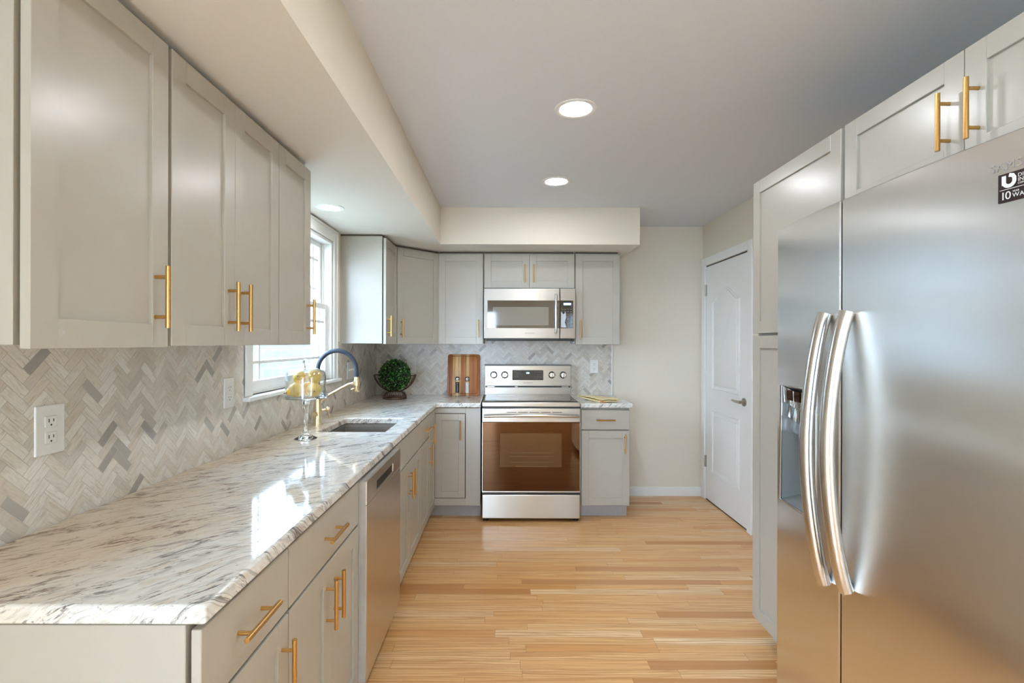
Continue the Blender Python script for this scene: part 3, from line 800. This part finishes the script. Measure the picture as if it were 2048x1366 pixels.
me = bpy.data.meshes.new('foliage'); vs, fs, tn = [], [], []
for i in range(1700):
    z = 1-2*(i+0.5)/1700; a = i*2.399963; q = math.sqrt(1-z*z)
    nrm = Vector((q*math.cos(a), q*math.sin(a), z))
    rad = 0.111+random.random()*0.019
    t = nrm.orthogonal().normalized(); t.rotate(Matrix.Rotation(random.random()*6.28, 3, nrm))
    d = (t*0.9+nrm*random.uniform(0.15, 1.0)).normalized(); s = nrm.cross(t).normalized(); up = d.cross(s)
    L = random.uniform(0.013, 0.021); w = L*0.40; p = nrm*rad
    o = len(vs)
    vs += [p, p+d*L*0.5+s*w+up*0.001, p+d*L, p+d*L*0.5-s*w+up*0.001, p+d*L*0.5-up*0.0015]
    fs += [(o, o+1, o+4), (o+1, o+2, o+4), (o+2, o+3, o+4), (o+3, o, o+4)]
    tn += [random.random()**1.3]*5
me.from_pydata([tuple(v) for v in vs], [], fs)
at = me.attributes.new('tone', 'FLOAT', 'POINT'); at.data.foreach_set('value', tn)
me.materials.append(M['leaf'])
fo = bpy.data.objects.new('foliage', me); C.objects.link(fo); fo.parent = tp

# ------------------------------------------------------------------ cutting board, shakers, napkin
cb = thing('cutting_board', 'striped acacia cutting board leaning on the tile left of the range', 'cutting board', (-0.369, 4.435, CT+0.001))
def rounded(w, h, r, n=6):
    pts = []
    for cxx, czz, a0 in ((w/2-r, r, -90), (w/2-r, h-r, 0), (-w/2+r, h-r, 90), (-w/2+r, r, 180)):
        for i in range(n+1):
            a = R(a0+90*i/n); pts.append((cxx+r*math.cos(a), czz+r*math.sin(a)))
    return pts
tilt = Matrix.Rotation(R(-10.0), 4, 'X')
b = MB(); b.prism(rounded(0.288, 0.370, 0.022), 0, 0.018, 0.003); o = b.build('board', M['board'], cb, 40); o.data.transform(tilt)
b = MB(); gp = [(x, -0.0002, z+0.018) for x, z in rounded(0.250, 0.333, 0.016)]
b.tube(gp, 0.0022, 6, closed=True); o = b.build('juice_groove', plain('groove_shade', (140, 84, 42), 0.5), cb, 60); o.data.transform(tilt)
def shaker_mill(x, label, fill):
    root = thing('pepper_mill' if fill == 'pepper' else 'salt_mill', label, 'shaker', (x, 4.335, CT), 0, 'salt and pepper mills')
    b = MB(); b.lathe([(0, 0), (0.0235, 0), (0.0235, 0.010), (0.0215, 0.026), (0.0185, 0.04), (0.0185, 0.142), (0, 0.142)], (0, 0, 0), 24); b.build('tube', M['shaker_glass'], root, 40)
    b = MB(); b.lathe([(0, 0.034), (0.0165, 0.036), (0.0165, 0.128), (0, 0.128)], (0, 0, 0), 20); b.build('contents', M[fill], root, 40)
    b = MB(); b.lathe([(0.020, 0.142), (0.023, 0.146), (0.0235, 0.158), (0.019, 0.170), (0.009, 0.177), (0, 0.178)], (0, 0, 0), 24); b.build('cap', M['chrome'], root, 40)
shaker_mill(-0.412, 'glass mill of dark peppercorns with chrome cap before the cutting board', 'pepper')
shaker_mill(-0.326, 'glass mill of white salt with chrome cap before the cutting board', 'salt')
nk = thing('napkin', 'folded pale yellow napkin lying on the short granite counter', 'napkin', (0.79, 4.13, CT))
def cloth(name, quad, h, mat, lift, seed):
    rnd = random.Random(seed); N = 16
    A, B_, Cc, D_ = [Vector((*p, 0)) for p in quad]
    t = bmesh.new(); g = []
    for i in range(N+1):
        row = []
        for j in range(N+1):
            u, v = i/N, j/N
            p = A*(1-u)*(1-v)+B_*u*(1-v)+Cc*u*v+D_*(1-u)*v
            z = h+lift*(0.5+0.5*math.sin(7*u+seed)*math.cos(5*v+seed*2))+0.006*(v*(1-u))
            row.append(t.verts.new((p.x, p.y, z)))
        g.append(row)
    for i in range(N):
        for j in range(N): t.faces.new((g[i][j], g[i+1][j], g[i+1][j+1], g[i][j+1]))
    b = MB(); b.merge(t)
    o = b.build(name, mat, nk, 60)
    m = o.modifiers.new('thickness', 'SOLIDIFY'); m.thickness = 0.004; m.offset = -1
    return o
cloth('lower_fold', [(-0.05, -0.19), (0.11, -0.155), (0.13, 0.07), (-0.17, 0.15)], 0.005, M['napkin'], 0.006, 1)
cloth('upper_fold', [(-0.02, -0.165), (0.13, -0.11), (0.11, 0.05), (-0.18, 0.16)], 0.016, M['napkin'], 0.009, 2)
cloth('orange_corner', [(-0.035, -0.215), (0.012, -0.19), (0.012, -0.16), (-0.035, -0.175)], 0.0045, M['orange_linen'], 0.003, 3)

# ------------------------------------------------------------------ outlets and switches (face -y locally)
def plate(label, loc, rotz, w, h, kind, grp):
    root = thing('wall_outlet' if kind != 'switch' else 'light_switch', label, 'outlet' if kind != 'switch' else 'light switch', loc, rotz, grp)
    b = MB(); b.box(-w/2, w/2, -0.006, 0, -h/2, h/2, 0.003); b.build('cover_plate', M['plastic'], root)
    if kind == 'switch':
        for k in range(4):
            xx = (k-1.5)*0.046
            b = MB(); b.box(xx-0.006, xx+0.006, -0.007, -0.005, -0.013, 0.013, 0.001); b.box(xx-0.004, xx+0.004, -0.018, -0.006, -0.002, 0.009, 0.0015); b.build('toggle', M['plastic'], root)
        return root
    for s in (-1, 1):
        b = MB(); b.box(-0.0165, 0.0165, -0.0075, -0.005, s*0.0205-0.0145, s*0.0205+0.0145, 0.002); rc = b.build('receptacle', M['plastic'], root)
        b = MB()
        for xx, hh in ((-0.0065, 0.009), (0.0065, 0.0075)): b.box(xx-0.0011, xx+0.0011, -0.0079, -0.007, s*0.0205-hh/2+0.003, s*0.0205+hh/2+0.003)
        b.cyl((0, -0.0079, s*0.0205-0.0085), (0, -0.007, s*0.0205-0.0085), 0.0024, seg=12); b.build('slots', M['slot'], rc)
    for s in (-1, 1):
        b = MB(); b.lathe([(0, 0.0012), (0.003, 0.0008), (0.0034, 0)], (0, -0.006, s*(h/2-0.013)), 12, (0, -1, 0))
        b.build('screw', M['plastic'], root, 40)
    return root
GP = 'white outlets and switches in the tile'
XW = XL+TH
plate('large white duplex outlet low on the left tile nearest the viewer', (XW, 1.272, 1.157), RL, 0.083, 0.126, 'duplex', GP)
plate('white outlet on the left tile just left of the window', (XW, 2.097, 1.168), RL, 0.075, 0.126, 'duplex', GP)
plate('white switch plate on the left tile behind the faucet hose', (XW, 3.775, 1.172), RL, 0.21, 0.126, 'switch', GP)
plate('white outlet on the back tile beside the topiary ball', (-0.843, YB-TH, 1.170), 0, 0.080, 0.125, 'duplex', GP)
plate('white outlet on the back tile right of the range', (0.806, YB-TH, 1.170), 0, 0.074, 0.122, 'duplex', GP)

# ------------------------------------------------------------------ ceiling lamps
def can(label, x, y, z, r=0.070, lens='lamp'):
    root = thing('ceiling_light', label, 'ceiling light', (x, y, z), 0, 'recessed ceiling lamps')
    b = MB(); b.lathe([(r, -0.002), (r+0.004, -0.0045), (r+0.022, -0.0035), (r+0.025, 0.0), (r, 0.0)], (0, 0, 0), 48); b.build('trim_ring', M['lamp_trim'], root, 40)
    b = MB(); b.lathe([(0, -0.0025), (r*0.7, -0.0025), (r+0.001, -0.0015)], (0, 0, 0), 40); b.build('lens', M[lens], root, 40)
can('larger looking lit recessed lamp in the main ceiling, nearer the viewer', 0.316, 2.257, ZC)
can('lit recessed lamp in the main ceiling, nearer the microwave', 0.333, 3.27, ZC)
can('small lit recessed lamp in the soffit above the sink', -1.0, 2.85, SOF, 0.055, 'lamp_soft')
can('lit recessed lamp in the ceiling above the viewer', 0.31, 1.24, ZC)
can('added unseen fill lamp in the ceiling behind the viewer, left of its pair', -0.35, -1.5, ZC)  # unseen lamps behind the camera, added as fill light
can('added unseen fill lamp in the ceiling behind the viewer, right of its pair', 1.05, -1.5, ZC)
can('added unseen fill lamp by the rear wall behind the viewer', 0.9, -2.6, ZC)  # another added fill lamp, out of view

# ------------------------------------------------------------------ dishwasher
dw = thing('dishwasher', 'stainless dishwasher with pocket handle built in under the counter', 'dishwasher', (XF, 1.870, 0), RL)
w = 0.605
b = MB(); b.box(0.004, w-0.004, 0.0, 0.55, 0.10, 0.862); b.build('tub', M['grey_case'], dw)
b = MB(); b.box(0.01, w-0.01, 0.05, 0.5, 0, 0.10); b.build('toe_panel', M['black'], dw)
yd = -0.056
b = MB(); b.box(0.004, w-0.004, yd+0.005, -0.001, 0.105, 0.858); dl_ = b.build('inner_door', plain('dishwasher_grey', (186, 183, 176), 0.4), dw)
b = MB(); b.box(0.004, w-0.004, yd, yd+0.0065, 0.105, 0.768, 0.002); b.build('door', M['steel_dw'], dw)
b = MB(); px0, px1, pz0, pz1 = 0.150, 0.445, 0.784, 0.822
b.box(0.004, px0, yd, yd+0.0065, 0.770, 0.860, 0.002); b.box(px1, w-0.004, yd, yd+0.0065, 0.770, 0.860, 0.002)
b.box(px0-0.002, px1+0.002, yd, yd+0.0065, 0.770, pz0, 0.001); b.box(px0-0.002, px1+0.002, yd, yd+0.0065, pz1, 0.860, 0.001)
fp = b.build('control_panel', M['steel_dw'], dw)
b = MB(); b.box(px0, px1, yd+0.0045, yd+0.006, pz0, pz1); b.build('handle_pocket', M['black'], fp)

# ------------------------------------------------------------------ range
rg = thing('range', 'freestanding stainless electric range with glass cooktop and brown oven glass', 'range', (0.2035, 3.87, 0))
hw = 0.378
b = MB(); b.box(-hw, hw, 0.012, 0.640, 0.03, 0.895); b.build('body', M['grey_case'], rg)
b = MB(); b.box(-hw, hw, -0.010, 0.570, 0.888, 0.922, 0.005)
b.build('cooktop_frame', M['steel_h'], rg)
b = MB(); b.box(-hw+0.012, hw-0.012, 0.030, 0.562, 0.9215, 0.9265, 0.0015); ct = b.build('cooktop_glass', M['black_glass'], rg)
b = MB()
for (x, y, r_) in ((-0.20, 0.17, 0.11), (0.20, 0.17, 0.085), (-0.19, 0.42, 0.08), (0.19, 0.42, 0.10), (0, 0.45, 0.05)):
    b.lathe([(r_, 0.0001), (r_+0.002, 0.0001)], (x, y, 0.9265), 48)
b.build('burner_marks', M['logo'], ct)
b = MB(); b.box(-hw, hw, 0.004, 0.012, 0.880, 0.888); b.box(-hw+0.004, hw-0.004, -0.004, 0.01, 0.876, 0.889); b.build('vent_gap', M['black'], rg)
# door
od = MB(); od.box(-hw, hw, -0.024, 0.010, 0.770, 0.876, 0.004); od.box(-hw, hw, -0.024, 0.010, 0.230, 0.240, 0.002)
od.box(-hw, -hw+0.006, -0.020, 0.010, 0.240, 0.770); od.box(hw-0.006, hw, -0.020, 0.010, 0.240, 0.770)
od.box(-hw+0.006, hw-0.006, -0.006, 0.010, 0.240, 0.770)
od = od.build('oven_door', M['steel_h'], rg)
b = MB(); b.box(-hw+0.004, hw-0.004, -0.022, -0.007, 0.241, 0.7695, 0.002); b.build('oven_glass', M['oven_glass'], od)
b = MB(); b.box(-0.24, 0.235, -0.0228, -0.0215, 0.425, 0.685, 0.0003); b.build('oven_window', M['oven_pane'], od)
b = MB()
for zz in (0.535, 0.508, 0.462, 0.430): b.cyl((-0.16 if zz > 0.45 else -0.12, -0.0229, zz), (0.17 if zz > 0.45 else 0.13, -0.0229, zz), 0.0009, seg=6)
b.build('oven_racks', M['rack'], od)
b = MB(); hp = []
for i in range(21):
    t = -1+2*i/20; hp.append((t*(hw-0.014), -0.062-0.010*(1-t*t), 0.822+0.006*(1-t*t)))
b.tube(hp, 0.0125, 14)
for s in (-1, 1): b.cyl((s*(hw-0.030), -0.022, 0.822), (s*(hw-0.030), -0.064, 0.822), 0.011)
b.build('door_handle', M['steel_handle'], od, 40)
b = MB()
for k in range(5): b.box(-0.19+k*0.088, -0.115+k*0.088, -0.0245, -0.023, 0.846, 0.850)
b.build('door_vents', M['black'], od)
b = MB(); b.box(-hw, hw, -0.022, 0.012, 0.028, 0.212, 0.006); b.build('storage_drawer', M['steel_h'], rg)
b = MB(); b.box(-hw+0.006, hw-0.006, -0.004, 0.012, 0.212, 0.230); b.build('drawer_gap', M['black'], rg)
for sx in (-1, 1):
    for yy in (0.03, 0.58):
        b = MB(); b.cyl((sx*(hw-0.028), yy, 0), (sx*(hw-0.028), yy, 0.012), 0.022); b.cyl((sx*(hw-0.028), yy, 0.012), (sx*(hw-0.028), yy, 0.032), 0.010); b.build('levelling_foot', M['black'], rg, 40)
# backguard
bg = MB(); bg.box(-0.382, 0.382, 0.572, 0.640, 0.918, 0.988, 0.004); bg.box(-0.382, 0.382, 0.580, 0.640, 0.988, 0.998)
bg = bg.build('backguard', M['steel_h'], rg)
b = MB(); b.box(-0.382, 0.382, 0.562, 0.642, 0.998, 1.180, 0.004); cp = b.build('control_panel', M['steel_h'], rg)
b = MB(); b.box(-0.384, 0.384, 0.561, 0.643, 1.180, 1.188, 0.002); b.build('top_cap', M['grey_case'], cp)
b = MB(); b.box(-0.376, 0.376, 0.566, 0.579, 0.988, 0.998)
b.build('panel_slot', M['black'], cp)
b = MB()
for x0, x1 in ((-0.36, -0.295), (-0.115, -0.09), (0.30, 0.36)): b.box(x0, x1, 0.563, 0.568, 0.989, 0.997)
b.build('slot_clips', M['steel_h'], cp)
b = MB(); b.box(-0.137, 0.137, 0.5595, 0.563, 1.052, 1.140, 0.002); ds = b.build('display', M['black_glass'], cp)
b = MB(); b.box(-0.014, 0.014, 0.5590, 0.5597, 1.108, 1.122); b.build('clock_digits', M['blue_led'], ds)
b = MB()
for side in (-1, 1):
    for i in range(3):
        for j in range(4):
            xx = side*(0.062+i*0.026); zz = 1.066+j*0.019
            b.box(xx-0.008, xx+0.008, 0.5590, 0.5597, zz-0.0018, zz+0.0018)
b.build('key_marks', M['logo'], ds)
for kx in (-0.302, -0.205, 0.212, 0.312):
    b = MB(); b.lathe([(0, 0), (0.032, 0), (0.031, 0.006), (0.026, 0.010), (0.0245, 0.022), (0.021, 0.025), (0, 0.025)], (kx, 0.562, 1.098), 32, (0, -1, 0))
    kn = b.build('knob', M['steel_handle'], cp, 40)
    b = MB(); b.box(kx-0.006, kx+0.006, 0.525, 0.545, 1.078, 1.118, 0.003); b.build('knob_grip', M['steel_handle'], kn)
    b = MB()
    for i in range(9):
        a = R(-40+260*i/8); b.cyl((kx+0.040*math.cos(a), 0.5613, 1.098+0.040*math.sin(a)), (kx+0.040*math.cos(a), 0.5623, 1.098+0.040*math.sin(a)), 0.0016, seg=8)
    b.build('dial_marks', M['logo'], cp)
lettering('lettering', 'SAMSUNG', 0.017, M['logo'], cp, Matrix.Translation((0.0, 0.5615, 1.028)) @ FACE, spacing=1.15)

# ------------------------------------------------------------------ microwave
mw = thing('microwave', 'stainless over the range microwave with dark window and keypad', 'microwave', (0.2035, 4.125, 1.405))
hw, hh = 0.3775, 0.425
b = MB(); b.box(-hw, hw, 0.020, YB-TH-4.125-0.002, 0.012, hh); b.build('body', M['grey_case'], mw)
b = MB(); b.box(-hw+0.02, hw-0.03, 0.012, 0.33, -0.006, 0.014, 0.004); b.build('underside', M['black'], mw)
sp = 0.248
b = MB(); b.box(-hw, sp-0.0015, -0.006, 0.020, 0.012, hh, 0.004); md = b.build('door', M['steel_mw'], mw)
b = MB(); b.box(sp+0.0015, hw, -0.006, 0.020, 0.012, hh, 0.004); mp = b.build('control_panel', M['steel_mw'], mw)
b = MB(); b.box(-hw+0.028, sp-0.002, -0.0072, -0.004, 0.098, 0.326, 0.001); b.build('door_glass', M['mw_glass'], md)
b = MB(); b.box(-hw+0.075, 0.155, -0.0080, -0.006, 0.120, 0.272, 0.0005); b.build('door_window', M['mw_pane'], md)
b = MB(); b.tube([(0.214, -0.006, 0.062), (0.214, -0.030, 0.066), (0.214, -0.036, 0.10), (0.214, -0.040, 0.21), (0.214, -0.036, 0.33), (0.214, -0.030, 0.370), (0.214, -0.006, 0.374)], 0.0115, 12, flat=(1, 1)); b.build('door_handle', M['steel_handle'], md, 40)
b = MB(); b.box(sp+0.003, hw-0.020, -0.0072, -0.004, 0.098, 0.326, 0.001); kp = b.build('keypad', M['black_glass'], mp)
b = MB(); b.box(sp+0.030, hw-0.038, -0.0078, -0.0068, 0.288, 0.306); b.build('clock_display', M['blue_led'], kp)
b = MB()
for i in range(4):
    for j in range(8):
        b.box(sp+0.012+i*0.024, sp+0.012+i*0.024+0.013, -0.0076, -0.0068, 0.112+j*0.020, 0.116+j*0.020)
b.build('key_marks', M['emboss'], kp)
b = MB(); b.prism([(sp+0.008, 0.104), (sp+0.052, 0.104), (sp+0.040, 0.150), (sp+0.052, 0.190), (sp+0.046, 0.232), (sp+0.030, 0.212), (sp+0.008, 0.236)], -0.0082, -0.0077); b.build('peeling_film_glare', plain('film_glare', (188, 194, 204), 0.15), kp)  # pale patch paints the reflection on the peeling film
lettering('lettering', 'SAMSUNG', 0.016, M['logo'], md, Matrix.Translation((0.0, -0.0064, 0.056)) @ FACE, spacing=1.15)

# ------------------------------------------------------------------ fridge (front faces -x; local front -y, local x runs toward the viewer)
FD0, FDW = 1.702, 0.912
fr = thing('refrigerator', 'large stainless side by side refrigerator with ice dispenser and curved handles', 'refrigerator', (0.985, FD0, 0), RRT)
FH = 1.764
b = MB(); b.box(0.004, FDW-0.004, 0.012, 0.78, 0.03, FH-0.02); b.build('cabinet', M['grey_case'], fr)
b = MB(); b.box(0.02, FDW-0.02, -0.02, 0.03, 0.0, 0.055); b.build('base_grille', M['black'], fr)
def front(u):                       # convex front: local y of the door skin at local x = u
    t = (u-FDW/2)/(FDW/2)
    return -0.088+0.030*abs(t)**2.6
def skin_door(name, u0, u1, hole=None):
    """one door: convex skin, optional rectangular recess (u0,u1,z0,z1)"""
    us = sorted(set([u0, u0+0.004, u1-0.004, u1]+[u0+(u1-u0)*i/18 for i in range(1, 18)]+([hole[0], hole[1]] if hole else [])))
    zs = sorted(set([0.062, 0.07, FH-0.012, FH-0.003, FH]+[0.07+(FH-0.09)*i/24 for i in range(1, 24)]+([hole[2], hole[3]] if hole else [])))
    t = bmesh.new(); V = {}
    def yy(u, z):
        y = front(u)
        if u < u0+0.003 or u > u1-0.003: y += 0.003
        if z > FH-0.001: y += 0.0035
        return y
    inh = lambda a, lo, hi: hole and lo-1e-6 <= a <= hi+1e-6
    for i, u in enumerate(us):
        for j, z in enumerate(zs): V[i, j] = t.verts.new((u, yy(u, z), z))
    for i in range(len(us)-1):
        for j in range(len(zs)-1):
            if hole and us[i] >= hole[0]-1e-6 and us[i+1] <= hole[1]+1e-6 and zs[j] >= hole[2]-1e-6 and zs[j+1] <= hole[3]+1e-6: continue
            t.faces.new((V[i, j], V[i+1, j], V[i+1, j+1], V[i, j+1]))
    bd = [e for e in t.edges if e.is_boundary and not (hole and all(hole[0]-1e-4 <= v.co.x <= hole[1]+1e-4 and hole[2]-1e-4 <= v.co.z <= hole[3]+1e-4 for v in e.verts))]
    r = bmesh.ops.extrude_edge_only(t, edges=bd)
    for v in [x for x in r['geom'] if isinstance(x, bmesh.types.BMVert)]: v.co.y = 0.008
    bmesh.ops.recalc_face_normals(t, faces=t.faces)
    b = MB(); b.merge(t)
    o = b.build(name, M['steel_fridge'], fr, 25)
    return o
SEAM = FD0-1.337
DH = (0.036, 0.255, 0.865, 1.243)
fz = skin_door('freezer_door', 0.0, SEAM-0.003, DH)
rd = skin_door('fridge_door', SEAM+0.003, FDW)
b = MB(); b.box(SEAM-0.0045, SEAM+0.0045, -0.080, 0.01, 0.065, FH-0.006); b.build('door_seal', M['black'], fr)  # seal set forward and black, so its colour gives the seam's shade
# dispenser
b = MB(); u0, u1, z0, z1 = DH; yb_ = 0.0
fy = lambda u: front(u)
dd = 0.075
t = bmesh.new()
def quad(*pts): t.faces.new([t.verts.new(p) for p in pts])
f0, f1 = front(u0), front(u1); bk = max(f0, f1)+dd
zb = z0+0.02
quad((u0, f0, z0), (u0+0.01, bk, zb), (u0+0.01, bk, z1), (u0, f0, z1))
quad((u1, f1, z0), (u1, f1, z1), (u1-0.01, bk, z1), (u1-0.01, bk, zb))
quad((u0+0.01, bk, zb), (u1-0.01, bk, zb), (u1-0.01, bk, z1), (u0+0.01, bk, z1))
quad((u0, f0, z0), (u1, f1, z0), (u1-0.01, bk, zb), (u0+0.01, bk, zb))
quad((u0, f0, z1), (u0+0.01, bk, z1), (u1-0.01, bk, z1), (u1, f1, z1))
b.merge(t)
b.build('dispenser_recess', plain('dispenser_grey', (126, 130, 130), 0.3), fz)
b = MB(); b.tube([(u, front(u)-0.001, z) for u, z in [(u0, z0), (u0+0.07, z0), (u0+0.14, z0), (u1, z0), (u1, z1), (u0+0.14, z1), (u0+0.07, z1), (u0, z1)]], 0.004, 8, closed=True); b.build('dispenser_rim', M['chrome'], fz, 50)
b = MB()
t = bmesh.new(); rows = []
for i in range(13):
    u = u0+0.004+(u1-u0-0.008)*i/12; rows.append([])
    for z, off in ((z1-0.004, 0.004), (z1-0.055, 0.006), (z1-0.060, 0.014), (z1-0.100, 0.011), (z1-0.112, 0.028), (z1-0.150, 0.024), (z1-0.170, 0.050)):
        rows[-1].append(t.verts.new((u, front(u)+off+0.004*math.sin(i*0.9), z-0.010*math.sin(math.pi*i/12))))
for a, d in zip(rows, rows[1:]):
    for k in range(6): t.faces.new((a[k], d[k], d[k+1], a[k+1]))
b.merge(t); b.build('dispenser_controls', M['chrome'], fz, 30)
b = MB()
for i in range(3): b.box(u0+0.045+i*0.05, u0+0.078+i*0.05, front(u0+0.06+i*0.05)-0.001, front(u0+0.06+i*0.05)+0.006, z1-0.045, z1-0.012, 0.002)
b.build('dispenser_buttons', M['oven_glass'], fz)
b = MB(); b.tube([(u0+0.11, front(u0+0.11)+0.04, z1-0.165), (u0+0.11, front(u0+0.11)+0.045, z1-0.195)], 0.010, 10); b.build('ice_chute', plain('red_spout', (120, 40, 32), 0.4), fz, 50)
b = MB(); b.box(u0+0.095, u0+0.150, front(u0+0.12)+0.046, front(u0+0.12)+0.052, z1-0.34, z1-0.19, 0.002); b.build('dispenser_paddle', M['crystal'], fz)
# handles
def fridge_handle(parent, u, z0, z1, ends):
    pts = []; n = 28
    for i in range(n+1):
        t = i/n; z = z0+(z1-z0)*t
        bow = math.sin(math.pi*t)**0.8 if 0 < t < 1 else 0
        pts.append((u, front(u)-0.014-0.050*bow, z))
    b = MB(); b.tube(pts, 0.018, 20)
    b.build('handle', M['steel_handle'], parent, 40)
fridge_handle(fz, SEAM-0.045, 0.720, 1.462, 0)
fridge_handle(rd, SEAM+0.045, 0.742, 1.462, 0)
# lettering and sticker near the top of the wide door
def on_door(u, z, lift=0.001):
    a = math.atan2(front(u+0.01)-front(u-0.01), 0.02)
    return Matrix.Translation((u, front(u)-lift, z)) @ Matrix.Rotation(a, 4, 'Z') @ FACE
us = FD0-0.930
lettering('lettering', 'SAMSUNG', 0.020, M['emboss'], rd, on_door(us+0.045, 1.704, 0.0006), spacing=1.2)
b = MB(); b.box(-0.05, 0.05, -0.0006, 0.0006, -0.031, 0.031); o = b.build('energy_sticker', M['sticker'], rd)
ms = on_door(us+0.051, 1.664, 0.0012) @ FACE.inverted() @ Matrix.Scale(0.84, 4); o.data.transform(ms)
up = ms @ FACE; T = lambda x, z: up @ Matrix.Translation((x, z, 0.0012))
lettering('lettering', 'DIGITAL', 0.0112, M['white_ink'], o, T(-0.012, 0.020), 0.0002, align='LEFT')
lettering('lettering', 'INVERTER', 0.0112, M['white_ink'], o, T(-0.012, 0.0105), 0.0002, align='LEFT')
lettering('lettering', 'COMPRESSOR', 0.0055, M['white_ink'], o, T(-0.012, 0.003), 0.0002, align='LEFT')
lettering('lettering', '10', 0.024, M['white_ink'], o, T(-0.046, -0.018), 0.0002, spacing=0.82, align='LEFT')
lettering('lettering', 'YEAR', 0.0055, M['white_ink'], o, T(-0.022, -0.0115), 0.0002, align='LEFT')
lettering('lettering', 'WARRANTY', 0.0125, M['white_ink'], o, T(-0.022, -0.020), 0.0002, spacing=1.1, align='LEFT')
b = MB(); b.box(-0.046, 0.046, -0.0020, -0.0012, -0.0045, -0.0035); q = b.build('rule_line', M['white_ink'], o); q.data.transform(ms)
b = MB()      # round emblem: a ring bowl with an upright stroke
b.box(-0.042, -0.034, -0.0020, -0.0012, 0.006, 0.026)
pts = []
for i in range(15):
    a = R(180+180*i/14); pts.append((-0.028+0.010*math.cos(a), -0.0016, 0.0125+0.010*math.sin(a)))
pts += [(-0.018, -0.0016, 0.018), (-0.021, -0.0016, 0.0235), (-0.028, -0.0016, 0.0255)]
b.tube(pts, 0.0040, 8, flat=(1, 0.15))
q = b.build('emblem', M['white_ink'], o); q.data.transform(ms)
